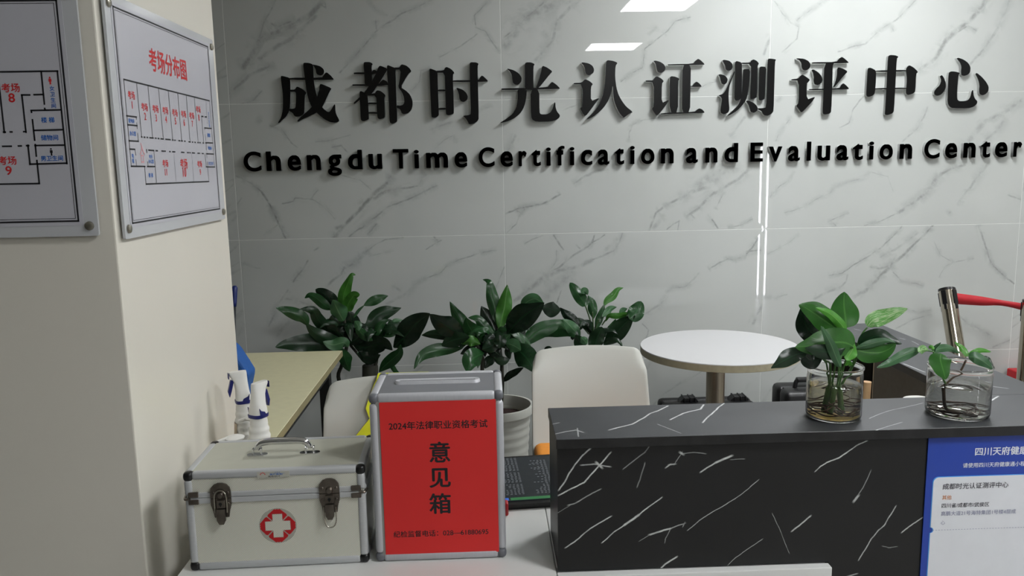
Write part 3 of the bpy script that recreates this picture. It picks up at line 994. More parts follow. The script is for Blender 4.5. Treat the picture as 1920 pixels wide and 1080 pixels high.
for word, letters, ox, k in EN:
    for li, (ch, xa, xb) in enumerate(letters):
        vm_ = 300
        X0 = at_y(ox + xa * k, vm_, FY).x
        X1 = at_y(ox + xb * k, vm_, FY).x
        parts = []
        for d0, d1 in ((0.0, 0.003), (0.0032, L_T)):
            g0 = text_bm(ch, 0.016, extrude=0.5)
            g = bmesh.new()
            base_co = [v.co.copy() for v in g0.verts]
            for sx_, sy_ in ((-.016, 0), (.016, 0), (0, .008), (0, -.008)):
                for v, c0 in zip(g0.verts, base_co):
                    v.co = (c0.x + sx_, c0.y + sy_, c0.z + sx_ * .001 + sy_ * .002)
                me_ = bpy.data.meshes.new('tmp')
                g0.to_mesh(me_)
                g.from_mesh(me_)
                bpy.data.meshes.remove(me_)
            g0.free()
            gx0, gx1, gy0, gy1 = bounds(g)
            for v in g.verts:
                x = X0 + (v.co.x - gx0) / (gx1 - gx0) * (X1 - X0)
                yy = v.co.y
                if ch.islower() and yy > XH * .5:
                    # taller x-height than the stock face: x-height letters reach .735 of the cap height
                    k_ = (.68 if ch == 'i' else .735) * HY1 / XH
                    yy = XH * .5 + (yy - XH * .5) * (k_ - .5) / .5 if yy <= XH * 1.06 else XH * k_ + (yy - XH) * (gy1 - XH * k_) / max(gy1 - XH, 1e-4)
                z = BASE_Z + (yy - HY0) * KZ
                y = FY + (d0 if v.co.z > 0 else d1)
                v.co = (x, y, z)
            parts.append(g)
        o = finish(parts[0], 'wall_letter', M_black, label='black raised letter %s, %s letter of the word %s on the wall' % (ch, ORD[li], word),
                   cat='letter', group='raised English letters on the marble wall')
        finish(parts[1], 'acrylic_backing', M_clear, o, label='clear acrylic backing')

# ================================================================== FLOOR PLAN SIGNS ON THE PILLAR
M_panel = mat('frosted_acrylic', '#b9bbbe', 0.12, var=0.03, scale=5, spec=0.6)
M_paper = mat('plan_paper', '#b6b6bd', 0.2, var=0.02, scale=6)
M_ink = mat('black_ink', '#17171c', 0.4, var=0.05)
M_red = mat('red_ink', '#c02427', 0.4, var=0.05)
M_redpale = mat('pale_red_ink', '#cf8f95', 0.4, var=0.05)
M_blue = mat('blue_ink', '#1f5fae', 0.4, var=0.05)
M_steel = mat('brushed_steel', '#a8a498', 0.3, metal=1.0, var=0.15, scale=90)
M_chrome = mat('chrome', '#d6d6d8', 0.08, metal=1.0, var=0.04)


SGN = 0.68


def sign(name, label, axis, plane, u0, u1, z0, z1, to_plane, lines, blues, reds, pales, borders):
    """axis 'y': sign on the pillar's front; axis 'x': on its side. u runs along the face."""
    if axis == 'y':
        P3 = lambda u, z, d: Vector((u, plane - d, z))
        right, nrm = Vector((1, 0, 0)), Vector((0, -1, 0))
    else:
        P3 = lambda u, z, d: Vector((plane + d, u, z))
        right, nrm = Vector((0, 1, 0)), Vector((1, 0, 0))
    up = Vector((0, 0, 1))
    t = empty(name, P3((u0 + u1) / 2, z0, 0), label, 'sign')
    b1 = bmesh.new()
    prism(b1, rrect(u0, u1, z0, z1, 0.004), 0.005, lambda x, z, d: P3(x, z, 0.0 - d))
    finish(b1, 'acrylic_panel', M_panel, t)
    bu0, bu1, bz0, bz1 = borders
    b1 = bmesh.new()
    prism(b1, [(bu0 - .008, bz0 - .008), (bu1 + .008, bz0 - .008), (bu1 + .008, bz1 + .008), (bu0 - .008, bz1 + .008)],
          0.0006, lambda x, z, d: P3(x, z, 0.0007 - d))
    finish(b1, 'paper', M_paper, t)
    k = 0.0012
    b1 = bmesh.new()
    for off, wd in ((0.0, 0.0029), (0.0045, 0.0008)):
        c = [(bu0 + off, bz0 + off), (bu1 - off, bz0 + off), (bu1 - off, bz1 - off), (bu0 + off, bz1 - off)]
        for i in range(4):
            flat_line(b1, P3(*c[i], k), P3(*c[(i + 1) % 4], k), wd, nrm)
    for a, b, wd in lines:
        flat_line(b1, P3(*to_plane(*a), k), P3(*to_plane(*b), k), wd, nrm)
    finish(b1, 'printed_plan', M_ink, t)
    for nm, mm, tl in (('red_lettering', M_red, reds), ('blue_lettering', M_blue, blues), ('pale_red_lettering', M_redpale, pales)):
        if not tl:
            continue
        for (s, pc, em, sq, vert) in tl:
            b1 = bmesh.new()
            u, z = to_plane(*pc)
            if vert:
                for i, ch in enumerate(s):
                    put_text(b1, ch, P3(u, z - i * em * SGN * vert, k), right, up, em * SGN, 0.018, sq)
            else:
                put_text(b1, s, P3(u, z, k), right, up, em * SGN, 0.022, sq)
            finish(b1, nm, mm, t)
    b1s = []
    for uu in (u0 + 0.0143, u1 - 0.0143):
        for zz in (z0 + 0.0177, z1 - 0.0177):
            b1 = bmesh.new()
            lathe(b1, [(0.0, 0.004), (0.0045, 0.004), (0.0072, 0.0028), (0.0079, 0.0), (0.0079, -0.0005), (0.005, -0.001), (0.005, -0.0102), (0, -0.0102)],
                  20, P3(uu, zz, 0.001), axis=nrm)
            finish(b1, 'standoff_screw', M_steel, t, smooth=True, autosmooth=40)
    return t


# -- the sign on the lit side of the pillar
SX = -0.6358


def side_pl(u, v):
    p = at_x(u, v, SX)
    return (p.y, p.z)


def cs(x, y):                        # crop used while measuring this plan
    return side_pl(230 + x / 5.142, 140 + y / 5.142)


T1, T2, T3 = 0.0028, 0.0016, 0.0009
ln = [((5, 45), (832, 252), T1), ((5, 45), (78, 885), T2), ((832, 252), (882, 890), T2),
      ((128, 78), (178, 600), T2), ((238, 105), (285, 612), T2), ((340, 132), (388, 620), T2), ((435, 158), (478, 632), T2),
      ((526, 182), (565, 640), T2), ((608, 200), (646, 648), T2), ((686, 218), (724, 655), T2),
      ((30, 397), (128, 408), T1), ((42, 483), (135, 492), T1), ((55, 637), (147, 643), T1), ((62, 718), (112, 720), T1),
      ((138, 565), (147, 643), T2), ((130, 465), (135, 520), T2), ((126, 408), (127, 430), T2),
      ((112, 720), (120, 775), T2), ((122, 820), (128, 880), T2), ((76, 883), (210, 885), T1), ((232, 885), (305, 886), T1),
      ((206, 886), (220, 1055), T2), ((220, 1055), (828, 1030), T1), ((815, 893), (828, 1030), T2),
      ((295, 730), (322, 1048), T2), ((225, 725), (228, 748), T1), ((245, 728), (295, 732), T1), ((234, 840), (240, 885), T2),
      ((488, 760), (510, 1025), T3), ((660, 765), (682, 1030), T3),
      ((755, 400), (778, 660), T2), ((755, 402), (772, 403), T1), ((788, 407), (806, 408), T1), ((798, 250), (806, 410), T3), ((808, 415), (812, 470), T3),
      ((785, 513), (852, 519), T1), ((785, 513), (788, 528), T2), ((790, 578), (797, 640), T2), ((795, 656), (865, 659), T1),
      ((800, 664), (803, 722), T2), ((803, 763), (873, 766), T1), ((805, 757), (808, 800), T2), ((787, 760), (803, 890), T2), ((813, 840), (816, 890), T2),
      ((800, 889), (884, 891), T1),
      ((175, 600), (182, 602), T1), ((200, 603), (210, 604), T1), ((228, 605), (236, 606), T1), ((255, 608), (290, 611), T1),
      ((308, 612), (318, 613), T1), ((335, 615), (345, 616), T1), ((362, 618), (388, 621), T1), ((408, 623), (455, 627), T1),
      ((474, 630), (482, 631), T1), ((495, 632), (503, 633), T1), ((535, 636), (548, 637), T1), ((560, 638), (572, 639), T1),
      ((590, 641), (600, 642), T1), ((632, 647), (648, 649), T1), ((665, 650), (672, 651), T1), ((690, 652), (698, 653), T1),
      ((718, 655), (726, 656), T1), ((738, 656), (745, 656), T1), ((770, 659), (778, 660), T1),
      ((315, 733), (332, 734), T1), ((370, 736), (408, 738), T1), ((445, 741), (455, 742), T1), ((474, 743), (500, 744), T1),
      ((560, 748), (588, 750), T1), ((618, 751), (630, 752), T1), ((640, 752), (648, 753), T1), ((665, 754), (690, 756), T1),
      ((718, 757), (738, 758), T1), ((760, 760), (775, 761), T1)]
ln = [(cs(*a), cs(*b), wd) for a, b, wd in ln]
idp = lambda u, z: (u, z)


def room(n, x, y, y2, em=0.023):
    return [('考场', cs(x, y), em, 0.95, 0), (n, cs(x + (y2 - y) * 0.085, y2 + 2), em * 1.2, 0.9, 0)]


reds = room('1', 78, 198, 290) + room('2', 205, 312, 400) + room('3', 311, 330, 415) + room('4', 406, 346, 430) + room('5', 498, 367, 446) + \
    room('6', 582, 380, 460) + room('7', 661, 396, 472) + room('8', 724, 335, 412) + room('11', 406, 855, 938, 0.023) + \
    room('10', 585, 858, 938, 0.033) + room('9', 738, 862, 938, 0.023)
ty = side_pl(316, 122)
reds.append(('考场分布图', side_pl(315.5, 122), 0.068, 0.86, 0))
blues = [('配电房', cs(79, 445), 0.0120, 1.0, 0), ('办公室', cs(92, 567), 0.0132, 1.0, 0), ('电', cs(92, 782), 0.0132, 1.0, 0), ('梯', cs(95, 832), 0.0132, 1.0, 0),
         ('考务', cs(265, 790), 0.0120, 1.0, 0), ('办公室', cs(269, 836), 0.0120, 1.0, 0), ('楼 梯', cs(266, 970), 0.0132, 1.0, 0),
         ('女卫生间', cs(824, 372), 0.0120, 1.0, 1.15), ('楼梯', cs(826, 584), 0.0144, 1.0, 0), ('储物间', cs(836, 708), 0.0126, 1.0, 0),
         ('男卫生间', cs(847, 856), 0.0120, 1.0, 0)]
pales = [('入', cs(180, 715), 0.036, 0.9, 0), ('口', cs(186, 815), 0.028, 0.8, 0)]
sgn = sign('floor_plan_sign', 'acrylic floor plan sign with red title on the bright side of the pillar', 'x', SX,
           1.4362, 1.9890, 1.351, 1.774, idp, ln, blues, reds, pales, (1.4668, 1.9502, 1.3775, 1.7529))

# -- the sign on the shaded front of the pillar (only its right part lies in the frame)
SY = 1.411


def front_pl(u, v):
    p = at_y(u, v, SY)
    return (p.x, p.z)


def cf(x, y):
    return front_pl(x / 4.695, 120 + y / 4.695)


ln = [((-140, 72), (510, 63), T1), ((508, 63), (592, 876), T1), ((366, 68), (394, 352), T1), ((194, 273), (264, 273), T1), ((305, 271), (386, 269), T1),
      ((196, 273), (232, 600), T1), ((397, 392), (400, 404), T1), ((278, 410), (540, 404), T1), ((278, 410), (281, 425), T1), ((289, 492), (309, 670), T1),
      ((300, 585), (556, 578), T1), ((312, 718), (572, 714), T1), ((314, 710), (323, 810), T1), ((328, 850), (350, 1052), T1),
      ((268, 882), (592, 873), T1), ((250, 716), (268, 882), T1), ((-140, 1060), (350, 1052), T1),
      ((-5, 180), (42, 602), T1), ((36, 600), (50, 600), T1), ((95, 598), (108, 598), T1), ((213, 596), (232, 595), T1),
      ((28, 725), (102, 724), T1), ((166, 722), (190, 721), T1), ((238, 719), (256, 719), T1)]
ln = [(cf(*a), cf(*b), wd) for a, b, wd in ln]
reds = [('考场', cf(96, 210), 0.023, 1.0, 0), ('8', cf(106, 298), 0.030, 1.1, 0), ('考场', cf(68, 850), 0.023, 1.0, 0), ('9', cf(80, 938), 0.030, 1.1, 0)]
blues = [('女卫生间', cf(460, 215), 0.0125, 1.0, 1.12), ('楼 梯', cf(424, 492), 0.0145, 1.0, 0), ('储物间', cf(439, 648), 0.0145, 1.0, 0), ('男卫生间', cf(460, 830), 0.0140, 1.0, 0)]
t2 = sign('floor_plan_sign', 'acrylic floor plan sign on the shaded front of the pillar', 'y', SY,
          -1.2240, -0.6698, 1.3605, 1.7794, idp, ln, blues, reds, [], (-1.1914, -0.7018, 1.387, 1.7529))
for (fx, fy), mm in (((452, 748), M_ink), ((441, 120), M_red)):
    b1 = bmesh.new()
    u, z = cf(fx, fy)
    lathe(b1, [(0, 0), (0.0014, 0), (0.0014, 0.0003), (0, 0.0003)], 14, (u, SY - 0.0012, z), axis=(0, -1, 0))
    flat_poly(b1, [(u + a_, SY - .0012, z - c_) for a_, c_ in ((-.0022, .002), (-.0024, .0065), (-.0013, .0068), (-.0013, .0112), (.0013, .0112), (.0013, .0068), (.0024, .0065), (.0022, .002))])
    finish(b1, 'printed_figure', mm, t2)

# ================================================================== WHITE DESK AND BLACK BAR COUNTER
M_white = mat('white_laminate', '#d8d9d6', 0.3, var=0.02, scale=5)
M_whiteedge = mat('pale_edge', '#bfb9bd', 0.4, var=0.03, scale=5)
M_beige = mat('beige_edge', '#b9b196', 0.5, var=0.08, scale=60)
M_inner = mat('dark_panel', '#4a463f', 0.6, var=0.1, scale=60)
M_dark = mat('black_board', '#141414', 0.5, var=0.1)

DZ = 0.75
desk = empty('reception_desk', (0.05, 1.62, 0), 'low white reception desk carrying the first aid case and suggestion box', 'desk')
b1 = bmesh.new()
box(b1, -0.568, 0.1125, 1.313, 1.895, DZ - 0.028, DZ, 0.0012, 1)
finish(b1, 'desktop', M_white, desk)
b1 = bmesh.new()
box(b1, 0.1138, 0.603, 1.310, 1.328, DZ - 0.030, DZ, 0.0015, 2)
finish(b1, 'front_ledge', M_white, desk)
b1 = bmesh.new()
box(b1, 0.1138, 0.94, 1.3445, 1.895, DZ - 0.028, DZ, 0.0012, 1)
finish(b1, 'desktop', M_white, desk)
b1 = bmesh.new()
box(b1, -0.545, 0.598, 1.325, 1.345, 0.0, DZ - 0.030)
finish(b1, 'front_panel', M_whiteedge, desk)
b1 = bmesh.new()
box(b1, -0.565, -0.545, 1.325, 1.885, 0.0, DZ - 0.028)
finish(b1, 'side_panel', M_white, desk)

BX0, BX1, BY0, BY1, BZ = 0.114, 1.118, 1.318, 1.499, 1.0


def bp(pts):                         # on the bar's front
    return [(at_y(u, v, 1.328).x, at_y(u, v, 1.328).z) for u, v in pts]


def tp(pts):                         # on the bar's top
    return [(at_z(u, v, BZ).x, at_z(u, v, BZ).y) for u, v in pts]


FV = []
for pts, px, st in [
    ([(1048, 919), (1058, 905), (1067, 888), (1080, 869), (1092, 855), (1108, 841)], 3.2, .75),
    ([(1048, 930), (1075, 915), (1096, 904), (1114, 885), (1130, 866), (1144, 850)], 3.0, .9),
    ([(1092, 872), (1115, 870), (1143, 875)], 3.0, .6), ([(1120, 868), (1128, 876)], 5, .8),
    ([(1067, 948), (1078, 945), (1100, 932), (1124, 919)], 2.6, .5), ([(1046, 963), (1067, 950)], 1.5, .3),
    ([(1062, 1026), (1085, 1010), (1108, 992), (1143, 970)], 2.6, .8),
    ([(1129, 1017), (1150, 998), (1171, 984)], 2.4, .9), ([(1171, 984), (1196, 967)], 4.6, 1.0), ([(1196, 967), (1215, 952), (1240, 935)], 2.6, .9),
    ([(1199, 1014), (1215, 1005)], 1.6, .4), ([(1218, 1003), (1234, 998), (1256, 992)], 3.6, .8), ([(1256, 992), (1270, 986), (1283, 982), (1281, 986)], 2.4, .5),
    ([(1256, 994), (1248, 1010), (1247, 1017)], 1.8, .4),
    ([(1291, 993), (1310, 977), (1335, 960)], 1.8, .6), ([(1335, 960), (1358, 947), (1382, 932), (1404, 916), (1423, 900)], 1.8, .6),
    ([(1316, 886), (1325, 880), (1344, 869)], 3.0, .8), ([(1344, 869), (1358, 862), (1371, 856)], 4.4, .95), ([(1372, 863), (1394, 861)], 1.8, .35),
    ([(1250, 877), (1256, 873), (1265, 872)], 3.2, .7), ([(1265, 872), (1272, 860), (1278, 850)], 1.8, .4), ([(1276, 850), (1280, 852)], 5, .8),
    ([(1280, 851), (1300, 850), (1322, 853)], 2.0, .4),
    ([(1237, 1068), (1248, 1058), (1269, 1045)], 3.4, .8),
    ([(1363, 1063), (1380, 1046), (1398, 1033), (1429, 1011)], 1.6, .55),
    ([(1450, 964), (1462, 990), (1473, 1017), (1480, 1035)], 1.4, .45),
    ([(1170, 878), (1190, 862), (1208, 850), (1218, 838)], 2.4, .35), ([(1208, 870), (1200, 900), (1195, 912)], 2.6, .3),
    ([(1531, 883), (1540, 875), (1553, 867)], 2.4, .8), ([(1553, 867), (1575, 858), (1590, 848)], 3.0, .85), ([(1590, 848), (1610, 834), (1626, 827)], 2.6, .75),
    ([(1487, 995), (1500, 985), (1519, 969)], 3.2, .75),
    ([(1613, 1048), (1625, 1030), (1635, 1011)], 2.6, .65), ([(1635, 1011), (1648, 995), (1660, 985), (1672, 966), (1681, 951)], 2.6, .65),
    ([(1694, 998), (1701, 992), (1715, 982), (1731, 971)], 2.6, .7),
    ([(1603, 939), (1610, 930)], 5, .7), ([(1610, 928), (1619, 914), (1634, 882)], 2.0, .35), ([(1658, 1025), (1670, 1028), (1682, 1026)], 1.8, .3),
    ([(1590, 1080), (1606, 1076)], 3, .5),
]:
    FV += poly_segs(bp(pts), px * 0.5 / 1500 * 1.42, min(1, st * 1.15), False)
TV = []
for pts, px, st in [
    ([(1143, 806), (1165, 800), (1184, 795), (1206, 784), (1220, 775), (1234, 770), (1252, 761)], 2.6, .9),
    ([(1258, 787), (1281, 775), (1300, 770), (1313, 767), (1319, 759)], 2.6, .9),
    ([(1319, 792), (1326, 783), (1335, 776), (1345, 765), (1357, 757)], 2.4, .9),
    ([(1234, 796), (1255, 804), (1275, 812)], 1.6, .5),
    ([(1042, 813), (1060, 809), (1080, 806), (1092, 810)], 2.2, .6), ([(1082, 803), (1084, 818)], 2.0, .45), ([(1036, 795), (1047, 793)], 2.0, .5),
    ([(1632, 784), (1650, 776), (1667, 770), (1730, 756)], 1.6, .45), ([(1635, 809), (1665, 800), (1692, 792)], 1.6, .45),
    ([(1835, 756), (1843, 754), (1858, 751), (1871, 743)], 2.6, .9), ([(1695, 682), (1715, 690), (1733, 697)], 2.6, .7),
    ([(1847, 721), (1866, 725), (1888, 728)], 2.4, .7), ([(1603, 617), (1613, 619)], 2, .6), ([(1632, 616), (1640, 618)], 2, .6), ([(1688, 634), (1696, 636)], 2.5, .6),
    ([(1710, 640), (1722, 646)], 2, .4)]:
    TV += poly_segs(tp(pts), px * 0.75 / 1500 * 1.5, st, False)
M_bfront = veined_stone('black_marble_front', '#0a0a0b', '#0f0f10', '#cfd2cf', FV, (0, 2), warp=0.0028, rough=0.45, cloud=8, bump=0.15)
M_btop_lit = veined_stone('black_marble_top_lit', '#2b2d30', '#323437', '#d0d3d3', TV, (0, 1), warp=0.0025, rough=0.42, cloud=8, bump=0.25)  # same marble as the front, base colour lightened for the light its top catches
M_bedge = veined_stone('black_marble_edge', '#0d0d0e', '#1d1d1e', '#3a3a3a', [], (0, 2), warp=0.02, rough=0.42, cloud=30)

bar = empty('bar_counter', ((BX0 + BX1) / 2, 1.41, 0), 'black marble bar counter raised above the white desk, carrying two plant jars', 'counter')


def slab(x0, x1, y0, y1, z0, z1, top, side):
    b = bmesh.new()
    box(b, x0, x1, y0, y1, z0, z1, 0.0008, 1)
    b.normal_update()
    for f in b.faces:
        f.material_index = 0 if f.normal.z > 0.6 else 1
    return b


finish(slab(BX0, BX1, BY0, BY1, BZ - 0.018, BZ, 0, 1), 'countertop', [M_btop_lit, M_bedge], bar)
b1 = bmesh.new()
box(b1, BX0 + 0.002, 0.6045, BY0 + 0.011, BY0 + 0.026, DZ + 0.0005, BZ - 0.0185)
box(b1, 0.6045, BX1 - 0.003, BY0 + 0.011, BY0 + 0.026, 0.0, BZ - 0.0185)
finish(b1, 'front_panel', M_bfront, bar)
b1 = bmesh.new()
box(b1, BX0 + 0.002, BX0 + 0.022, BY0 + 0.0265, BY1 - 0.003, DZ + 0.0005, BZ - 0.0185)
finish(b1, 'end_panel', M_bedge, bar)
b1 = bmesh.new()
box(b1, BX0 + 0.0225, BX1 - 0.02, BY1 - 0.022, BY1 - 0.006, DZ + 0.0005, BZ - 0.0185)
finish(b1, 'back_panel', M_inner, bar)

ret = empty('return_counter', (1.03, 1.86, 0), 'black marble side counter running back from the bar towards the marble wall', 'counter')
RX0, RX1 = 0.947, 1.118
finish(slab(RX0, RX1, BY1 + 0.001, 2.215, BZ - 0.018, BZ, 0, 1), 'countertop', [M_btop_lit, M_bedge], ret)
b1 = bmesh.new()
box(b1, RX0 + 0.006, RX0 + 0.023, BY1 + 0.002, 1.893, 0.0, BZ - 0.0185)
finish(b1, 'side_panel', M_inner, ret)
b1 = bmesh.new()
box(b1, RX0 + 0.006, RX0 + 0.023, 1.8932, 1.896, 0.0, BZ - 0.0185)
finish(b1, 'edge_band', M_beige, ret)
b1 = bmesh.new()
box(b1, RX1 - 0.022, RX1 - 0.004, BY1 + 0.002, 2.205, 0.0, BZ - 0.0185)
finish(b1, 'outer_panel', M_dark, ret)
b1 = bmesh.new()
box(b1, RX0 + 0.03, RX1 - 0.023, 2.187, 2.205, 0.0, BZ - 0.0185)
finish(b1, 'end_panel', M_inner, ret)

# ---- health code poster on the bar's front
M_pblue = mat('poster_blue', '#1f3f9c', 0.3, var=0.03, scale=6)
M_plight = mat('poster_lightblue', '#4fa0e8', 0.3, var=0.03)
M_pcard = mat('poster_card', '#d6d8dc', 0.35, var=0.02)
M_pwhite = mat('poster_white', '#d8dce4', 0.35, var=0.02)
M_pgrey = mat('poster_greyblue', '#8d90a8', 0.4, var=0.02)
M_pink = mat('poster_ink', '#32323c', 0.4, var=0.02)
M_porange = mat('poster_orange', '#cf8a5c', 0.4, var=0.02)
PY = 1.3265
PXa, PXb, PZa, PZb = 0.7725, 1.052, 0.585, 0.9795
post = empty('health_notice', ((PXa + PXb) / 2, PY, PZa), 'blue and white printed notice stuck on the black bar at the right edge', 'poster')
b1 = bmesh.new()
prism(b1, [(PXa, PZa), (PXb, PZa), (PXb, PZb), (PXa, PZb)], 0.002, lambda x, z, d: Vector((x, PY + d, z)))
finish(b1, 'sheet', M_pblue, post)


def cpz(x, y):
    p = at_y(1680 + x / 3.858, 800 + y / 3.858, PY)
    return (p.x, p.z)


cx0, cz1 = cpz(272, 368)
cx1 = PXb - 0.011
nz = cpz(250, 748)[1]


def card(g):
    pts = [(cx1 + g, PZa + .02 - g)]
    pts += [(cx1 + g, cz1 + g - 0.008)]
    pts += [(cx1 + g - 0.008 + 0.008 * math.cos(R(a)), cz1 + g - 0.008 + 0.008 * math.sin(R(a))) for a in range(0, 91, 18)]
    pts += [(cx0 - g + 0.010 + 0.010 * math.cos(R(a)), cz1 + g - 0.010 + 0.010 * math.sin(R(a))) for a in range(90, 181, 15)]
    pts += [(cx0 - g + (0.0055 - g * .3) * math.cos(R(a)), nz + (0.0055 - g * .3) * math.sin(R(a))) for a in range(90, -91, -20)]
    pts += [(cx0 - g, PZa + .02 - g)]
    return pts


b1 = bmesh.new()
prism(b1, card(0.0014), 0.0003, lambda x, z, d: Vector((x, PY - 0.0004 + d, z)))
finish(b1, 'card_border', M_plight, post)
b1 = bmesh.new()
prism(b1, card(0.0), 0.0003, lambda x, z, d: Vector((x, PY - 0.0008 + d, z)))
finish(b1, 'card', M_pcard, post)
RT, UP = (1, 0, 0), (0, 0, 1)


def ptext(name, material, items, y, lift=0.0004):
    for s, (x, yy), em, al, bold in items:
        b = bmesh.new()
        a, zz = cpz(x, yy)
        put_text(b, s, (a, y - lift, zz), RT, UP, em, bold, 1.0, align=al)
        finish(b, name, material, post)


KP = 1.362 / 1500 / 3.858
ptext('title', M_pwhite, [('四川天府健康', (573, 180), 69 * KP, 'LEFT', 0.022), ('请使用四川天府健康通小程', (484, 280), 40.2 * KP, 'LEFT', 0.012)], PY)
ptext('card_text', M_pink, [('成都时光认证测评中心', (336, 432), 51 * KP, 'LEFT', 0.008), ('四川省/成都市/武侯区', (328, 570), 39 * KP, 'LEFT', 0.008)], PY - 0.0008)
ptext('category_text', M_porange, [('其他', (332, 511), 37 * KP, 'LEFT', 0.008)], PY - 0.0008)
ptext('address_text', M_pgrey, [('高鹏大道21号海特集团1号楼4层成', (323, 628), 39 * KP, 'LEFT', 0.006), ('心', (320, 693), 37 * KP, 'LEFT', 0.006)], PY - 0.0008)
b1 = bmesh.new()
for i in range(44):
    a = (cpz(312, 0)[0] + i * 0.0052, nz)
    if a[0] + 0.003 > cx1 - 0.008:
        break
    flat_line(b1, (a[0], PY - 0.0012, nz), (a[0] + 0.0022, PY - 0.0012, nz), 0.0008, (0, -1, 0))
finish(b1, 'perforation_line', M_pgrey, post)

# ================================================================== FIRST AID CASE
M_alu = mat('aluminium', '#b6b8b9', 0.38, metal=0.2, var=0.05, scale=20, stretch=(1, 40, 40))
M_cornerblk = mat('black_plastic', '#0e0e0f', 0.3, var=0.1)
M_latch = mat('tarnished_steel', '#6e675f', 0.32, metal=0.9, var=0.25, scale=60)
M_lid = mat('aged_aluminium_sheet', '#b4b4a6', 0.5, metal=0.1, var=0.05, scale=14)
# diamond embossed sheet
M_emb, nt, b = new_mat('embossed_aluminium_sheet')
tc = nt.nodes.new('ShaderNodeTexCoord')
sp_ = nt.nodes.new('ShaderNodeSeparateXYZ')
nt.links.new(tc.outputs['Object'], sp_.inputs[0])
KW_ = 2 * math.pi / 0.0023
dg = math_node(nt, 'SINE', math_node(nt, 'MULTIPLY', math_node(nt, 'SUBTRACT', sp_.outputs[2], sp_.outputs[0]), KW_ * .72))
ag = math_node(nt, 'SINE', math_node(nt, 'MULTIPLY', math_node(nt, 'ADD', sp_.outputs[2], sp_.outputs[0]), KW_ * .72))
fac = map_range(nt, math_node(nt, 'ADD', dg, math_node(nt, 'MULTIPLY', ag, .35)), -1.2, 1.2, 0, 1, False)
ck = nt.nodes.new('ShaderNodeMix')
ck.data_type = 'RGBA'
nt.links.new(fac, ck.inputs[0])
ck.inputs[6].default_value = srgb('#aeada1')
ck.inputs[7].default_value = srgb('#efeee1')
nt.links.new(ck.outputs[2], b.inputs['Base Color'])
bpn = nt.nodes.new('ShaderNodeBump')
bpn.inputs['Strength'].default_value = 0.25
bpn.inputs['Distance'].default_value = 0.0005
nt.links.new(fac, bpn.inputs['Height'])
nt.links.new(bpn.outputs[0], b.inputs['Normal'])
b.inputs['Metallic'].default_value = 0.2
b.inputs['Roughness'].default_value = 0.45

KW, KD, KH = 0.160, 0.086, 0.187
kit = empty('first_aid_case', (-0.391, 1.467, DZ + 0.0005), 'silver aluminium first aid case with red cross emblem on the white desk', 'case', rotz=R(1.7))
SEAM = 0.139


def kpart(name, m, fn, smooth=False, **k):
    b = bmesh.new()
    fn(b)
    return finish(b, name, m, kit, local=True, smooth=smooth, autosmooth=35 if smooth else None, **k)


kpart('body', M_emb, lambda b: box(b, -KW + .003, KW - .003, -KD + .003, KD - .003, .003, SEAM - .001))
kpart('lid', M_emb, lambda b: box(b, -KW + .003, KW - .003, -KD + .003, KD - .003, SEAM + .001, KH - .0035))
kpart('lid_sheet', M_lid, lambda b: box(b, -KW + .012, KW - .012, -KD + .012, KD - .012, KH - .0034, KH - .0015))


def frame_bars(b):
    t = 0.0145
    for sx in (-1, 1):
        for sy in (-1, 1):
            for z0, z1 in ((.014, SEAM - .003), (SEAM + .003, KH - .014)):
                x, y = sx * (KW - t / 2), sy * (KD - t / 2)
                box(b, x - t / 2, x + t / 2, y - t / 2, y + t / 2, z0, z1, 0.005, 4)
    for z in (t / 2, KH - t / 2):
        for sy in (-1, 1):
            box(b, -KW + .014, KW - .014, sy * (KD - t / 2) - t / 2, sy * (KD - t / 2) + t / 2, z - t / 2, z + t / 2, 0.005, 4)
        for sx in (-1, 1):
            box(b, sx * (KW - t / 2) - t / 2, sx * (KW - t / 2) + t / 2, -KD + .014, KD - .014, z - t / 2, z + t / 2, 0.005, 4)


kpart('edge_profiles', M_alu, frame_bars, True)


def seam_bars(b):
    for z0, z1 in ((SEAM - .0105, SEAM - .0004), (SEAM + .0004, SEAM + .0095)):
        for sy in (-1, 1):
            box(b, -KW + .010, KW - .010, sy * (KD - .002) - .003, sy * (KD - .002) + .003, z0, z1, 0.001, 1)
        for sx in (-1, 1):
            box(b, sx * (KW - .002) - .003, sx * (KW - .002) + .003, -KD + .010, KD - .010, z0, z1, 0.001, 1)


kpart('seam_profile', M_alu, seam_bars)
for sx in (-1, 1):
    for sy in (-1, 1):
        for z in (0.0085, KH - 0.0085):
            kpart('corner_cap', M_cornerblk, lambda b: box(b, sx * (KW - .0075) - .0088, sx * (KW - .0075) + .0088, sy * (KD - .0075) - .0088, sy * (KD - .0075) + .0088,
                                                        z - .0088, z + .0088, 0.0065, 4), True)
    kpart('corner_clip', M_latch, lambda b: (box(b, sx * (KW - .016) - .009, sx * (KW - .016) + .009, -KD - .0030, -KD + .002, SEAM + .002, SEAM + .0115, .001, 1),
                                           box(b, sx * (KW - .016) - .009, sx * (KW - .016) + .009, -KD - .0030, -KD + .002, SEAM - .0115, SEAM - .002, .001, 1),
                                           tube(b, catmull([(sx * (KW - .010), -KD - .002, SEAM), (sx * (KW - .001), -KD - .001, SEAM - .001), (sx * (KW + .0018), -KD + .012, SEAM)], 5), .0024, 8)))


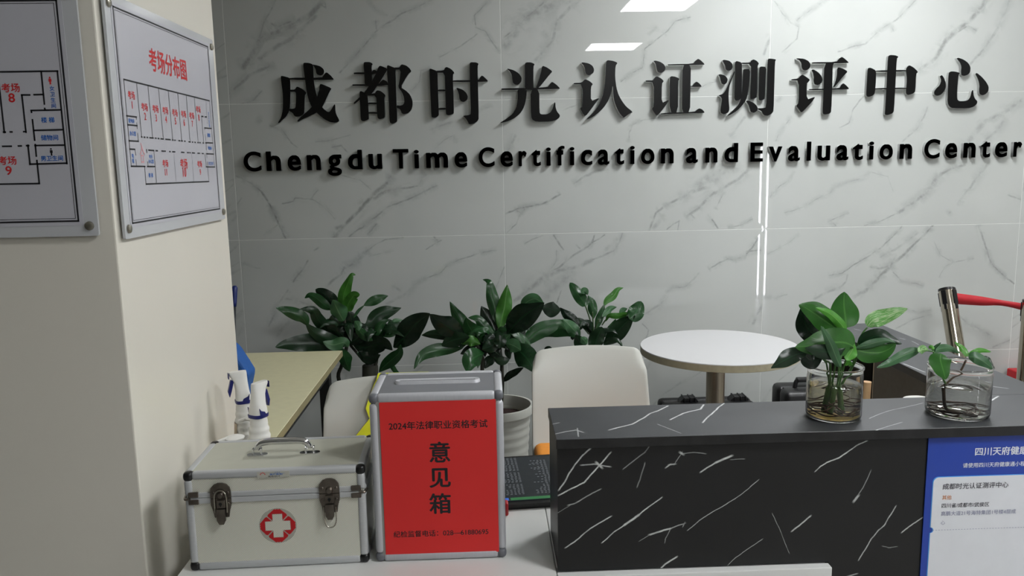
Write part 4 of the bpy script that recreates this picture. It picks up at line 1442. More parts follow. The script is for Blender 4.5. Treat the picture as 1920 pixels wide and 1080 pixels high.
def latch(x, open_):
    z = SEAM

    def plate(b):
        out = [(-.018, -.030), (-.018, .012), (-.0165, .019), (-.011, .0255), (-.004, .028), (.004, .028), (.011, .0255), (.0165, .019), (.018, .012), (.018, -.010), (.0135, -.026), (.012, -.034), (-.012, -.034), (-.0135, -.026)]
        out = [p for p in out if not (p[0] == -.018 and p[1] == -.030)]
        out.insert(0, (-.018, -.010))
        up_ = [p for p in out if p[1] > 0] + []
        top = [(-.018, .0006), (-.018, .012), (-.0165, .019), (-.011, .0255), (-.004, .028), (.004, .028), (.011, .0255), (.0165, .019), (.018, .012), (.018, .0006)]
        bot = [(-.018, -.0006), (.018, -.0006), (.018, -.012), (.0145, -.024), (.0125, -.036), (-.0125, -.036), (-.0145, -.024), (-.018, -.012)]
        for o in (top, bot):
            prism(b, o, 0.0035, lambda u, v, d: Vector((x + u, -KD - .0045 + d, z + v)))
        for u, v in ((-.0125, .010), (.0125, .010), (-.0125, -.011), (.0125, -.011)):
            lathe(b, [(0, .0014), (.0022, .001), (.003, 0)], 10, (x + u, -KD - .0045, z + v), axis=(0, -1, 0))
    pl = kpart('latch', M_latch, plate)

    def sub(name, m, fn, smooth=True):
        b = bmesh.new()
        fn(b)
        o = finish(b, name, m, pl, local=True, smooth=smooth, autosmooth=35)
        return o
    sub('lock_block', M_latch, lambda b: (box(b, x - .0075, x + .0075, -KD - .0085, -KD - .0045, z - .018, z - .003, .001, 1),
                                         lathe(b, [(0, .005), (.0045, .0045), (.0065, .002), (.007, 0)], 16, (x, -KD - .0045, z + .006), axis=(0, -1, 0))))
    sub('keyhole', M_cornerblk, lambda b: (lathe(b, [(0, .0003), (.003, .0003), (.003, 0)], 14, (x, -KD - .0086, z - .0095), axis=(0, -1, 0)),
                                          box(b, x - .0011, x + .0011, -KD - .0089, -KD - .0084, z - .0145, z - .0095)))
    sub('lever', M_latch, lambda b: prism(b, [(-.0075, -.019), (.0075, -.019), (.0078, -.040), (.004, -.0475), (-.004, -.0475), (-.0078, -.040)], 0.003,
                                         lambda u, v, d: Vector((x + u, -KD - .0105 + d, z + v))))
    if open_:
        loop = [(-.0105, -.024), (-.0108, -.045), (-.009, -.056), (-.004, -.0625), (.004, -.0625), (.009, -.056), (.0108, -.045), (.0105, -.024)]
    else:
        loop = [(-.0105, -.026), (-.0108, -.004), (-.0095, .008), (-.004, .0145), (.004, .0145), (.0095, .008), (.0108, -.004), (.0105, -.026)]
    sub('hasp_ring', M_steel, lambda b: tube(b, catmull([(x + u, -KD - .0075, z + v) for u, v in loop], 5), .0012, 8))


latch(-0.0955, False)
latch(0.0965, True)


def handle(b):
    pts = catmull([(-.049, -.004, KH + .010), (-.045, -.004, KH + .018), (-.034, -.004, KH + .0235), (0, -.004, KH + .0245), (.034, -.004, KH + .0235), (.045, -.004, KH + .018), (.049, -.004, KH + .010)], 8)
    n = len(pts)
    rad = [.0050 + .0020 * math.sin(math.pi * i / (n - 1)) for i in range(n)]
    tube(b, pts, rad, 12)


hd = kpart('carry_handle', M_chrome, handle, True)
for sx in (-1, 1):
    b = bmesh.new()
    x = sx * .049
    prism(b, rrect(x - .019, x + .019, -.0115, .0035, .0074, 6), .002, lambda u, v, d: Vector((u, v, KH + .0006 - d)))
    for dx in (-.0075, .0075):
        box(b, x + dx - .0015, x + dx + .0015, -.0085, .0005, KH, KH + .0125, .0012, 2)
    tube(b, [(x - .009, -.004, KH + .0095), (x + .009, -.004, KH + .0095)], .0016, 8)
    finish(b, 'handle_bracket', M_chrome, hd, local=True)

# emblem: four red petals round a bare cross, on a clear round sticker
M_emred = mat('emblem_red', '#b3141c', 0.35, var=0.04)
M_film = mat('sticker_film', '#a5a498', 0.3, var=0.04, scale=40)
b = bmesh.new()
prism(b, [(0.0335 * math.cos(2 * math.pi * i / 48), 0.079 + 0.0335 * math.sin(2 * math.pi * i / 48)) for i in range(48)], .0003,
      lambda u, v, d: Vector((u, -KD + .0027 + d, v)))
em = finish(b, 'emblem', M_film, kit, local=True, label='round clear film under the red cross emblem')
pet = [(-.255, .295), (-.255, .64), (.255, .64), (.255, .295), (.495, .535), (.46, .62), (.14, .9), (.06, .87), (0, .905), (-.06, .87), (-.14, .9), (-.46, .62), (-.495, .535)]
b = bmesh.new()
for q in range(4):
    a = R(90 * q)
    prism(b, [((x * math.cos(a) - y * math.sin(a)) * .0355, .079 + (x * math.sin(a) + y * math.cos(a)) * .0355) for x, y in pet], .0003,
          lambda u, v, d: Vector((u, -KD + .0023 + d, v)))
finish(b, 'red_petals', M_emred, em, local=True)
b = bmesh.new()
crs = [(-.24, .62), (.24, .62), (.24, .24), (.62, .24), (.62, -.24), (.24, -.24), (.24, -.62), (-.24, -.62), (-.24, -.24), (-.62, -.24), (-.62, .24), (-.24, .24)]
prism(b, [(x * .0355, .079 + y * .0355) for x, y in crs], .0002, lambda u, v, d: Vector((u, -KD + .0024 + d, v)))
finish(b, 'bare_cross', M_emb, em, local=True)

# maker's sticker on the top profile: small red mark and lines of print
M_stick = mat('sticker_paper', '#b4b3a8', 0.4, var=0.05)
b = bmesh.new()
box(b, -.030, .027, -KD - .0006, -KD + .0002, KH - .0145, KH - .0035)
stk = finish(b, 'maker_sticker', M_stick, kit, local=True)
b = bmesh.new()
for i, s in enumerate(('江 苏 省',)):
    put_text(b, s, (.006, -KD - .0008, KH - .0052), RT, UP, .0026, 0.01)
put_text(b, '医疗器械厂', (.006, -KD - .0008, KH - .0086), RT, UP, .0036, 0.02, 1.5)
finish(b, 'sticker_print', M_blue, stk, local=True)
b = bmesh.new()
put_text(b, '电话:0519', (.000, -KD - .0008, KH - .0122), RT, UP, .0032, 0.01, 1.6)
finish(b, 'sticker_phone', M_ink, stk, local=True)
b = bmesh.new()
for k in range(5):
    a = R(20 + 35 * k)
    box(b, -.020 + .0042 * math.cos(a) - .0007, -.020 + .0042 * math.cos(a) + .0007, -KD - .0009, -KD - .0006, KH - .0105 + .0042 * math.sin(a), KH - .0085 + .0042 * math.sin(a))
finish(b, 'sticker_mark', M_red, stk, local=True)

# ================================================================== SUGGESTION BOX
M_grey = mat('grey_sheet', '#6f7074', 0.45, var=0.04, scale=30)
M_prof = mat('satin_aluminium', '#b4b5b9', 0.4, metal=0.15, var=0.03, scale=12, stretch=(30, 30, 1))
M_cap = mat('grey_plastic', '#63656a', 0.4, var=0.05)
M_redpaper = mat('red_paper', '#d42826', 0.55, var=0.05, scale=4)
M_win = mat('inner_panel', '#8d8a86', 0.3, var=0.04)
SBX0, SBX1, SBY0, SBY1, SBZ = -0.215, 0.025, 1.386, 1.545, 1.068
sb = empty('suggestion_box', ((SBX0 + SBX1) / 2, (SBY0 + SBY1) / 2, DZ + .0005), 'tall silver suggestion box with a red paper front on the white desk', 'box')
t = 0.0165


def spart(name, m, fn, smooth=False, parent=None, **k):
    b = bmesh.new()
    fn(b)
    return finish(b, name, m, parent or sb, smooth=smooth, autosmooth=35 if smooth else None, **k)


spart('body', M_grey, lambda b: box(b, SBX0 + .004, SBX1 - .004, SBY0 + .004, SBY1 - .004, DZ + .004, SBZ - .004))
spart('front_panel', M_win, lambda b: box(b, SBX0 + .012, SBX1 - .012, SBY0 + .0022, SBY0 + .0038, DZ + .012, SBZ - .012))


def sprof(b):
    for x in (SBX0 + t / 2, SBX1 - t / 2):
        for y in (SBY0 + t / 2, SBY1 - t / 2):
            box(b, x - t / 2, x + t / 2, y - t / 2, y + t / 2, DZ + .016, SBZ - .016, 0.0078, 5)
    for z in (DZ + t / 2 + .0005, SBZ - t / 2):
        for y in (SBY0 + t / 2, SBY1 - t / 2):
            box(b, SBX0 + .014, SBX1 - .014, y - t / 2, y + t / 2, z - t / 2, z + t / 2, 0.006, 4)
        for x in (SBX0 + t / 2, SBX1 - t / 2):
            box(b, x - t / 2, x + t / 2, SBY0 + .014, SBY1 - .014, z - t / 2, z + t / 2, 0.006, 4)


spart('edge_profiles', M_prof, sprof, True)
for x in (SBX0 + t / 2, SBX1 - t / 2):
    for y in (SBY0 + t / 2, SBY1 - t / 2):
        for z in (DZ + t / 2 + .0005, SBZ - t / 2):
            spart('corner_cap', M_cap, lambda b: box(b, x - t / 2 - .0006, x + t / 2 + .0006, y - t / 2 - .0006, y + t / 2 + .0006, z - t / 2 - .0004, z + t / 2 + .0008, 0.0072, 4), True)
tpn = spart('top_panel', M_grey, lambda b: box(b, SBX0 + .014, SBX1 - .014, SBY0 + .014, SBY1 - .014, SBZ - .0045, SBZ - .002))


def slot(b):
    yc, xa, xb, r = 1.470, -.176, -.016, .0125
    out = rrect(xa, xb, yc - r, yc + r, r - .0005, 8)
    inn = rrect(xa + .0085, xb - .0085, yc - .0032, yc + .0032, .003, 8)
    n = len(out)
    vo = [b.verts.new((x, y, SBZ - .002)) for x, y in out]
    vm = [b.verts.new((x * .985 + (xa + xb) / 2 * .015, yc + (y - yc) * .75, SBZ + .0035)) for x, y in out]
    vi = [b.verts.new((x, y, SBZ + .0022)) for x, y in inn]
    vd = [b.verts.new((x, y, SBZ - .002)) for x, y in inn]
    for A, B in ((vo, vm), (vm, vi), (vi, vd)):
        for i in range(n):
            j = (i + 1) % n
            b.faces.new((A[i], A[j], B[j], B[i]))
    b.faces.new(vd)


spart('slot_rim', M_prof, slot, True, parent=tpn)
pp = spart('red_paper', M_redpaper, lambda b: prism(b, rrect(-.1965, .0118, .7625, 1.0545, .003, 4), .0005, lambda x, z, d: Vector((x, SBY0 + .0012 + d, z))))
for nm_, s, c_, em_, bo_ in [('heading', '2024年法律职业资格考试', (-.0925, 1.0098), .0165, .014),
                             ('large_character', '意', (-.0915, .9585), .0415, .022), ('large_character', '见', (-.0927, .9095), .0415, .022),
                             ('large_character', '箱', (-.0939, .8605), .0415, .022),
                             ('telephone_line', '纪检监督电话：028—61880695', (-.094, .8035), .0132, .010)]:
    b = bmesh.new()
    put_text(b, s, (c_[0], SBY0 + .0009, c_[1]), RT, UP, em_, bo_, 0.98 if len(s) > 1 else 1.0)
    finish(b, nm_, M_ink, pp)

# ================================================================== SCREEN LYING ON THE DESK
M_screen, nt, b = new_mat('dark_screen')
b.inputs['Base Color'].default_value = (0.004, 0.005, 0.006, 1)
b.inputs['Emission Color'].default_value = (0.02, 0.025, 0.03, 1)
b.inputs['Emission Strength'].default_value = 0.3
tc = nt.nodes.new('ShaderNodeTexCoord')
nz = nt.nodes.new('ShaderNodeTexNoise')
nz.inputs['Scale'].default_value = 40
nt.links.new(tc.outputs['Object'], nz.inputs['Vector'])
nt.links.new(map_range(nt, nz.outputs[0], 0.3, 0.7, 0.18, 0.26), b.inputs['Roughness'])
M_scrtext = emit_mat('screen_text', '#9ea4ac', 0.16, 0.02)
M_scrblue = emit_mat('screen_blue', '#2a62c4', 0.5, 0.02)
M_scrgreen = emit_mat('screen_green', '#1c6b34', 0.5, 0.02)
mon = empty('monitor', (0.12, 1.60, DZ), 'black monitor tilted far back on the desk, dark screen showing columns of figures', 'monitor', rotz=R(4.5))
TILT = R(8)


def mon_p(x, s, h):
    """x along the screen's near edge, s up the screen, h above it"""
    return Vector((x, s * math.cos(TILT) - h * math.sin(TILT), 0.012 + s * math.sin(TILT) + h * math.cos(TILT)))


def mon_box(b, x0, x1, s0, s1, h0, h1):
    vs = [b.verts.new(mon_p(x, s, h)) for x in (x0, x1) for s in (s0, s1) for h in (h0, h1)]
    for f in ((0, 1, 3, 2), (4, 6, 7, 5), (0, 4, 5, 1), (2, 3, 7, 6), (0, 2, 6, 4), (1, 5, 7, 3)):
        b.faces.new([vs[i] for i in f])


def mpart(name, m, rects, h0, h1, parent=None):
    b = bmesh.new()
    for x0, x1, s0, s1 in rects:
        mon_box(b, x0, x1, s0, s1, h0, h1)
    bmesh.ops.recalc_face_normals(b, faces=b.faces)
    return finish(b, name, m, parent or mon, local=True)


SW0, SW1, SH = -0.30, 0.20, 0.205
mpart('housing', M_cornerblk, [(SW0, SW1, -.001, SH)], -.012, 0.0)
scr = mpart('screen', M_screen, [(SW0 + .008, SW1 - .008, .012, SH - .008)], 0.0, 0.0012)
b = bmesh.new()
box(b, -.08, .08, .12, .19, 0.0005, .012, .003, 2)
finish(b, 'stand', M_cornerblk, mon, local=True)
rr = random.Random(5)
rows_a, rows_b = [], []
for k in range(29):
    s = .036 + k * .0056
    if k in (8, 17):
        continue
    x = -.046
    for _ in range(rr.choice((3, 4, 5, 6, 6))):
        wd = rr.uniform(.0035, .0055)
        rows_a.append((x - wd, x, s, s + .0022))
        x -= wd + .004
for k in range(34):
    s = .030 + k * .0048
    x = -.090
    for _ in range(rr.choice((6, 7, 8, 9))):
        wd = rr.uniform(.0018, .0042)
        rows_b.append((x - wd, x, s, s + .0020))
        x -= wd + .0030
rows_c = []
for k in range(26):
    s = .036 + k * .0056
    x = .02
    for _ in range(rr.choice((2, 3, 4, 5))):
        wd = rr.uniform(.0035, .0055)
        rows_c.append((x - wd, x, s, s + .0022))
        x -= wd + .004
o = mpart('screen_figures', M_scrtext, rows_a + rows_b + rows_c, .0012, .0014, scr)
o['kind'] = 'stuff'
mpart('blue_bar', M_scrblue, [(SW0 + .010, -.082, .014, .024)], .0012, .0015, scr)
mpart('green_bar', M_scrgreen, [(-.078, SW1 - .010, .014, .024)], .0012, .0015, scr)
b = bmesh.new()
box(b, 0.0262, 0.0345, 1.562, 1.585, DZ + .0005, DZ + .028, .0035, 3)
finish(b, 'red_stamp', mat('red_plastic', '#b51a22', 0.35), label='small red plastic stamp peeking out behind the silver suggestion box', cat='stamp', smooth=True)

# ================================================================== OLIVE TABLE BY THE PILLAR
M_olive = mat('olive_laminate', '#d3cea9', 0.45, var=0.03, scale=40)
M_oliveedge = mat('olive_edge', '#8f8765', 0.5, var=0.06, scale=40)
M_blackmetal = mat('black_metal', '#0e0e0e', 0.4, var=0.1)
TX0, TX1, TY0, TY1 = -1.18, -0.578, 2.045, 3.13
ot = empty('side_table', ((TX0 + TX1) / 2, (TY0 + TY1) / 2, 0), 'pale olive table standing behind the pillar, blue bag on top', 'table')
b = bmesh.new()
box(b, TX0, TX1 - .0015, TY0, TY1, DZ - .022, DZ, .001, 1)
finish(b, 'tabletop', M_olive, ot)
b = bmesh.new()
box(b, TX1 - .0014, TX1, TY0, TY1, DZ - .022, DZ - .0008)
finish(b, 'edge_band', M_oliveedge, ot)
for yy in (TY0 + .12, TY1 - .12):
    for xx in (TX0 + .05, TX1 - .05):
        b = bmesh.new()
        box(b, xx - .02, xx + .02, yy - .02, yy + .02, 0, DZ - .022, .002, 1)
        finish(b, 'leg', M_blackmetal, ot)
for q in [(TX0 + .07, TX1 - .07, yy - .015, yy + .015, za, zb) for yy in (TY0 + .12, TY1 - .12) for za, zb in ((DZ - .07, DZ - .03), (.08, .11))] + [(TX1 - .07, TX1 - .03, TY0 + .14, TY1 - .14, DZ - .07, DZ - .03)]:
    b = bmesh.new()
    box(b, *q)
    finish(b, 'rail', M_blackmetal, ot)
b = bmesh.new()
box(b, TX0 + .03, TX1 - .03, 2.20, TY1 - .16, .30, .318)
finish(b, 'shelf', mat('grey_board', '#59574f', 0.6), ot)

# ================================================================== THINGS ON THE OLIVE TABLE
M_bottle = mat('white_bottle_plastic', '#d8d7d2', 0.35, var=0.03)
M_navy = mat('navy_plastic', '#161c5e', 0.3)
M_label = mat('bottle_label', '#b9a992', 0.4, var=0.2, scale=120)


def bottle_profile(h, r):
    pr = [(0, 0), (r * .92, 0), (r, .006)]
    n = 48
    for i in range(n + 1):
        s = i / n
        z = .008 + s * (h - .014)
        base = r * (1 - .36 * max(0, (s - .30) / .70) ** 1.35)
        rip = .0009 * math.sin(s * h / .0170 * 2 * math.pi) if .35 < s < .93 else 0
        pr.append((base + rip, z))
    pr.append((r * .60, h))
    pr.append((0, h))
    return pr


def loft(b, sections, n=24, power=3.2):
    # stacked rounded-rectangle sections: (z, cx, cy, half x, half y)
    rings = []
    for z, cx, cy, hx, hy in sections:
        rg = []
        for k in range(n):
            a = 2 * math.pi * k / n
            c, s = math.cos(a), math.sin(a)
            q = (abs(c) ** power + abs(s) ** power) ** (-1 / power)
            rg.append(b.verts.new((cx + hx * c * q, cy + hy * s * q, z)))
        rings.append(rg)
    for p, q in zip(rings[:-1], rings[1:]):
        for k in range(n):
            b.faces.new((p[k], p[(k + 1) % n], q[(k + 1) % n], q[k]))
    b.faces.new(list(reversed(rings[0])))
    b.faces.new(rings[-1])


def spray_bottle(x, y, rot, h, r, label, lab=False):
    # nozzle towards local -y
    t = empty('spray_bottle', (x, y, DZ + .0008), label, 'bottle', 'spray bottles by the pillar', rotz=rot)

    def sp(name, m, fn, parent=None, smooth=True):
        b = bmesh.new()
        fn(b)
        return finish(b, name, m, parent or t, local=True, smooth=smooth, autosmooth=45)
    sp('bottle', M_bottle, lambda b: lathe(b, bottle_profile(h, r), 36))
    if lab:
        def lb(b):
            rows = []
            for a in range(-70, 71, 10):
                rows.append([b.verts.new(((r * k_ + .0012) * math.sin(R(a - 40)), -(r * k_ + .0012) * math.cos(R(a - 40)), z)) for z, k_ in ((.03, 1.0), (h * .42, .985), (h * .60, .90), (h * .74, .82))])
            for p, q in zip(rows[:-1], rows[1:]):
                for i in range(3):
                    b.faces.new((p[i], q[i], q[i + 1], p[i + 1]))
        sp('label', M_label, lb)
    k = r * .66
    sp('collar', M_navy, lambda b: loft(b, [(h - .001, 0, 0, k, k), (h + .004, 0, 0, k * 1.04, k * 1.04), (h + .0065, 0, 0, k * 1.02, k * 1.02)]))
    for s_ in (-1, 1):
        sp('collar_wing', M_navy, lambda b: prism(b, [(-.006, h + .005), (.010, h + .005), (.012, h + .022), (.008, h + .016), (-.002, h + .012)], .002, lambda u, v, d: Vector((s_ * (k * .98) - s_ * d, u, v))))
    hd_ = sp('trigger_head', M_bottle, lambda b: loft(b, [(h + .0066, 0, 0, k * .94, k * .94), (h + .016, 0, 0, k * .90, k * .92), (h + .030, 0, -.001, k * .70, k * .86), (h + .048, 0, -.003, k * .55, k * .86),
                                                          (h + .060, 0, -.006, k * .48, k * 1.0), (h + .070, 0, -.009, k * .46, k * 1.15), (h + .075, 0, -.009, k * .40, k * 1.1)]))
    sp('nozzle', M_navy, lambda b: box(b, -k * .42, k * .42, -.009 - k * 1.20, -.009 - k * 1.10, h + .0590, h + .0735, .001, 1), hd_)
    sp('trigger', M_navy, lambda b: prism(b, [(-.018, h + .056), (-.026, h + .056), (-.033, h + .030), (-.030, h + .016), (-.025, h + .030)], .009, lambda u, v, d: Vector((d - .0045, u, v))), hd_)
    return t


spray_bottle(-0.5080, 1.715, R(150), .182, .0285, 'white spray bottle with navy collar, front one behind the first aid case')
spray_bottle(-0.5760, 1.835, R(-62), .180, .0270, 'white spray bottle with navy collar and label, behind and left of the front one', True)


def pump_bottle(x, y, h, r, rot, label):
    t = empty('pump_bottle', (x, y, DZ + .0008), label, 'bottle', 'pump bottles by the pillar', rotz=rot)

    def sp(name, m, fn, parent=None):
        b = bmesh.new()
        fn(b)
        return finish(b, name, m, parent or t, local=True, smooth=True, autosmooth=45)
    sp('bottle', M_bottle, lambda b: lathe(b, [(0, 0), (r * .95, 0), (r, .005), (r, h * .72), (r * .92, h * .82), (r * .5, h * .93), (r * .45, h), (0, h)], 28))
    sp('collar', M_bottle, lambda b: lathe(b, [(r * .50, h - .006), (r * .56, h - .006), (r * .56, h + .010), (r * .2, h + .012)], 24))
    sp('pump_stem', M_bottle, lambda b: lathe(b, [(r * .16, h + .008), (r * .16, h + .026)], 12))

    def top(b):
        lathe(b, [(0, h + .026), (.012, h + .026), (.0195, h + .030), (.0205, h + .033), (.012, h + .0365), (0, h + .037)], 24)
        tube(b, [(0, 0, h + .031), (.018, 0, h + .031), (.034, 0, h + .028)], [.006, .005, .0035], 10)
    sp('pump_top', M_bottle, top)
    return t


pump_bottle(-0.5400, 1.645, .126, .027, R(200), 'white pump bottle nearest the pillar, half hidden behind the first aid case')
pump_bottle(-0.5360, 1.775, .128, .024, R(200), 'white pump bottle between the spray bottles and the nearest pump bottle')

M_bluecloth = mat('blue_fabric', '#18539a', 0.7, var=0.08, scale=40)
M_white_print = mat('white_print', '#c7d3df', 0.6)
bg = empty('blue_bag', (-0.80, 2.34, DZ + .0005), 'blue fabric bag with white print on the olive table behind the pillar', 'bag')
BY_ = 2.30


def bagp(u, v):
    p = at_y(u, v, BY_ + .06)
    return (p.x, p.z)


b = bmesh.new()
bag_out = [(-.95, DZ + .002), bagp(462, 772), bagp(470, 730), bagp(478, 694), bagp(474, 688), bagp(461, 670), bagp(447, 650), bagp(430, 636), bagp(400, 628), (-.95, 0.98)]
bag_out[1] = (bag_out[1][0], DZ + .002)
prism(b, smooth_outline(bag_out, 1), .075, lambda x, z, d: Vector((x, BY_ + d + .008 * math.sin(x * 40), z)))
o = finish(b, 'bag_body', M_bluecloth, bg)
md = o.modifiers.new('bevel', 'BEVEL')
md.width = .006
md.segments = 3
b = bmesh.new()
for (u, v, w_, h_) in ((446, 657, 5, 2), (445, 662, 4, 2), (447, 660, 1.6, 7), (449, 703, 6, 2), (450, 708, 5, 2), (448, 706, 1.6, 9), (447, 714, 4, 2)):
    x, z = bagp(u, v)
    w_, h_ = w_ / 650, h_ / 650
    box(b, x - w_ / 2, x + w_ / 2, BY_ - .0045 + .008 * math.sin(x * 40), BY_ + .008 * math.sin(x * 40), z - h_ / 2, z + h_ / 2)
finish(b, 'white_print', M_white_print, bg)

M_greenpl = mat('dark_green_plastic', '#1d3a22', 0.3)
b = bmesh.new()
gc = at_y(458, 690, 2.62)
lathe(b, [(0, 0), (.022, 0), (.024, .004), (.024, .072), (.020, .092), (.012, .102), (0, .104)], 28, (gc.x, 2.62, DZ + .0005))
finish(b, 'green_jar', M_greenpl, label='dark green round jar behind the blue bag on the olive table', cat='jar', smooth=True)

# mop leaning on the wall behind the pillar
mp_ = empty('mop', (-1.06, 3.42, 0), 'mop with blue grip leaning against the marble wall behind the pillar', 'mop')
p0, p1 = Vector((-1.062, 3.14, .10)), at_y(439.5, 575, 3.34)
dirm = (p1 - p0).normalized()
p2 = p1 + dirm * .088
b = bmesh.new()
tube(b, [p0, p1], .0065, 10)
finish(b, 'pole', mat('grey_pole', '#4c4f52', 0.35, metal=.5), mp_, smooth=True)
b = bmesh.new()
tube(b, [p1, p1 + dirm * .02, p1 + dirm * .060, p1 + dirm * .080, p2], [.0085, .0095, .0115, .0125, .007], 14)
finish(b, 'grip', mat('blue_grip', '#1b2a6b', 0.4), mp_, smooth=True)
b = bmesh.new()
box(b, -1.16, -1.00, 3.08, 3.20, .002, .10, .02, 3)
finish(b, 'mop_head', mat('grey_yarn', '#8b8b88', 0.9, bump=.6, scale=120), mp_)

# ================================================================== CHAIRS
M_shell = mat('chair_white', '#b2b3ac', 0.38, var=0.015, scale=4)
M_orange = mat('orange_fabric', '#d9892c', 0.75, var=0.05, scale=60)
M_leg = mat('chair_leg', '#b8b6b2', 0.35, metal=.6)


def chair(x, yb, rot, label, wtop):
    """yb: the backrest's middle; local +y is behind the sitter, the seat reaches towards -y"""
    t = empty('chair', (x, yb - .2, 0), label, 'chair', 'white shell chairs behind the desk', rotz=rot)
    hw = wtop / 2
    b = bmesh.new()
    nu, nv = 36, 24
    grid = []
    for j in range(nv + 1):
        v = j / nv                      # 0 bottom, 1 top
        z = .455 + v * .385
        y = .155 + .055 * v + .05 * (v ** 3) - .05 * (1 - v) ** 3
        wd = hw * (.97 + .05 * (1 - v))
        row = []
        for i in range(nu + 1):
            u = -1 + 2 * i / nu
            # rounded top corners
            zz = z
            if v > .80:
                k = (v - .80) / .20
                cc = max(0.0, (abs(u) - .82) / .18)
                uu = u * (1 - .012 * k)
                zz = z - k * (.042 * (1 - math.sqrt(max(0.0, 1 - cc * cc))) + .013 * u * u)
            else:
                uu = u
                lim = 1
            row.append(b.verts.new((uu * wd, y - .018 * u * u + .005, zz)))
        grid.append(row)
    for j in range(nv):
        for i in range(nu):
            b.faces.new((grid[j][i], grid[j][i + 1], grid[j + 1][i + 1], grid[j + 1][i]))
    o = finish(b, 'backrest', M_shell, t, local=True, smooth=True)
    m = o.modifiers.new('solid', 'SOLIDIFY')
    m.thickness = .008
    m = o.modifiers.new('bevel', 'BEVEL')
    m.width = .003
    m.segments = 2
    # seat shell curves up into the back
    b = bmesh.new()
    grid = []
    for j in range(13):
        v = j / 12
        y = .115 - v * .43
        z = .480 - .02 * math.sin(v * math.pi) - .03 * max(0, v - .85) / .15
        row = []
        for i in range(nu + 1):
            u = -1 + 2 * i / nu
            wd = hw * (1.0 + .06 * math.sin(v * math.pi)) * (1 - .12 * max(0, v - .8) / .2)
            row.append(b.verts.new((u * wd, y, z + .018 * u ** 4)))
        grid.append(row)
    for j in range(12):
        for i in range(nu):
            b.faces.new((grid[j][i], grid[j + 1][i], grid[j + 1][i + 1], grid[j][i + 1]))
    o = finish(b, 'seat', M_shell, t, local=True, smooth=True)
    m = o.modifiers.new('solid', 'SOLIDIFY')
    m.thickness = .008
    m.offset = -1
    b = bmesh.new()
    box(b, -hw * .99, hw * .99, -.29, .135, .484, .541, .024, 4)
    finish(b, 'seat_cushion', M_orange, t, local=True, smooth=True)
    for sx in (-1, 1):
        for sy, y0 in ((-1, -.24), (1, .09)):
            b = bmesh.new()
            tube(b, [(sx * hw * .72, y0, .464), (sx * hw * .98, y0 + sy * .05, .003)], [.014, .010], 12)
            finish(b, 'leg', M_leg, t, local=True, smooth=True, autosmooth=60)
    return t


chair(0.348, 2.66, 0, 'white shell chair with orange seat, beside the round table', .405)
chair(-0.282, 2.33, R(4), 'white shell chair with a yellow vest over its back, behind the suggestion box', .405)

# the hi-vis vest hung over the left chair
M_yellow = mat('hivis_yellow', '#cfd411', 0.6, var=0.06, scale=30)
M_refl = mat('reflective_tape', '#6f7072', 0.3, metal=.3)
vest = empty('safety_vest', (-0.2, 2.36, 0.64), 'bright yellow safety vest with grey tape draped over the left chair back', 'vest')
VY = 2.30


def vp(u, v, y=VY):
    return at_y(u, v, y)


def chair_face(x, z):
    v = (z - .455) / .385
    u = (x + .282) / .2
    return 2.13 + .155 + .055 * v + .05 * v ** 3 - .05 * (1 - v) ** 3 - .018 * u * u - .006 + .07 * (x + .282)


def sheet(outline, name, m, th=.004, parent=None):
    b = bmesh.new()
    P = [vp(u, v) for u, v in outline]
    prism(b, [(p.x, p.z) for p in P], th, lambda x, z, d: Vector((x, chair_face(x, z) - .004 - th + d, z)))
    return finish(b, name, m, parent or vest)


sheet([(702, 718), (760, 716), (800, 715), (800, 760), (740, 790), (691, 788), (683, 771), (690, 748), (697, 728)], 'front_panel', M_yellow)
sheet([(661, 824), (692, 788), (706, 776), (760, 770), (760, 812), (704, 812), (690, 826), (678, 840), (655, 840)], 'strap', M_yellow)
sheet([(690, 826), (704, 812), (760, 812), (760, 840), (678, 840)], 'reflective_tape', M_refl, .0045)
b = bmesh.new()
pa, pb = vp(702, 720), vp(800, 717)
vs = []
for k in range(7):
    a = math.pi * k / 6
    vs.append([b.verts.new((x, 2.365 + .016 - .030 * math.cos(a), pa.z - .006 + .016 * math.sin(a))) for x in (pa.x, pb.x)])
for p, q in zip(vs[:-1], vs[1:]):
    b.faces.new((p[0], p[1], q[1], q[0]))
o = finish(b, 'shoulder', M_yellow, vest)
md = o.modifiers.new('solid', 'SOLIDIFY')
md.thickness = .004

# ================================================================== ROUND TABLE
M_tabletop = mat('table_white', '#bcbcbd', 0.35, var=0.01, scale=6)
M_tabedge = mat('table_edge', '#a39c84', 0.5, var=0.08, scale=50)
RTX, RTY, RTR = 0.908, 3.04, 0.306
rt = empty('round_table', (RTX, RTY, 0), 'round white table on a steel column near the marble wall', 'table')
b = bmesh.new()
lathe(b, [(0, DZ - .004), (RTR - .0005, DZ - .004), (RTR, DZ - .0025), (RTR - .001, DZ), (0, DZ)], 96, (RTX, RTY, 0))
finish(b, 'tabletop', M_tabletop, rt, smooth=True, autosmooth=40)
b = bmesh.new()
lathe(b, [(0, DZ - .030), (RTR - .003, DZ - .030), (RTR, DZ - .028), (RTR, DZ - .0041), (0, DZ - .0041)], 96, (RTX, RTY, 0))
finish(b, 'edge', M_tabedge, rt, smooth=True, autosmooth=40)
b = bmesh.new()
lathe(b, [(.0, .02), (.036, .02), (.036, DZ - .034), (.085, DZ - .034), (.085, DZ - .0305), (0, DZ - .0305)], 40, (RTX - .012, RTY, 0))
finish(b, 'column', mat('satin_steel_column', '#9a9183', 0.38, metal=.85, var=.2, scale=8, stretch=(30, 30, .6)), rt, smooth=True, autosmooth=40)
b = bmesh.new()
lathe(b, [(0, 0), (.20, 0), (.205, .006), (.19, .016), (.05, .024), (0, .024)], 48, (RTX - .012, RTY, 0))
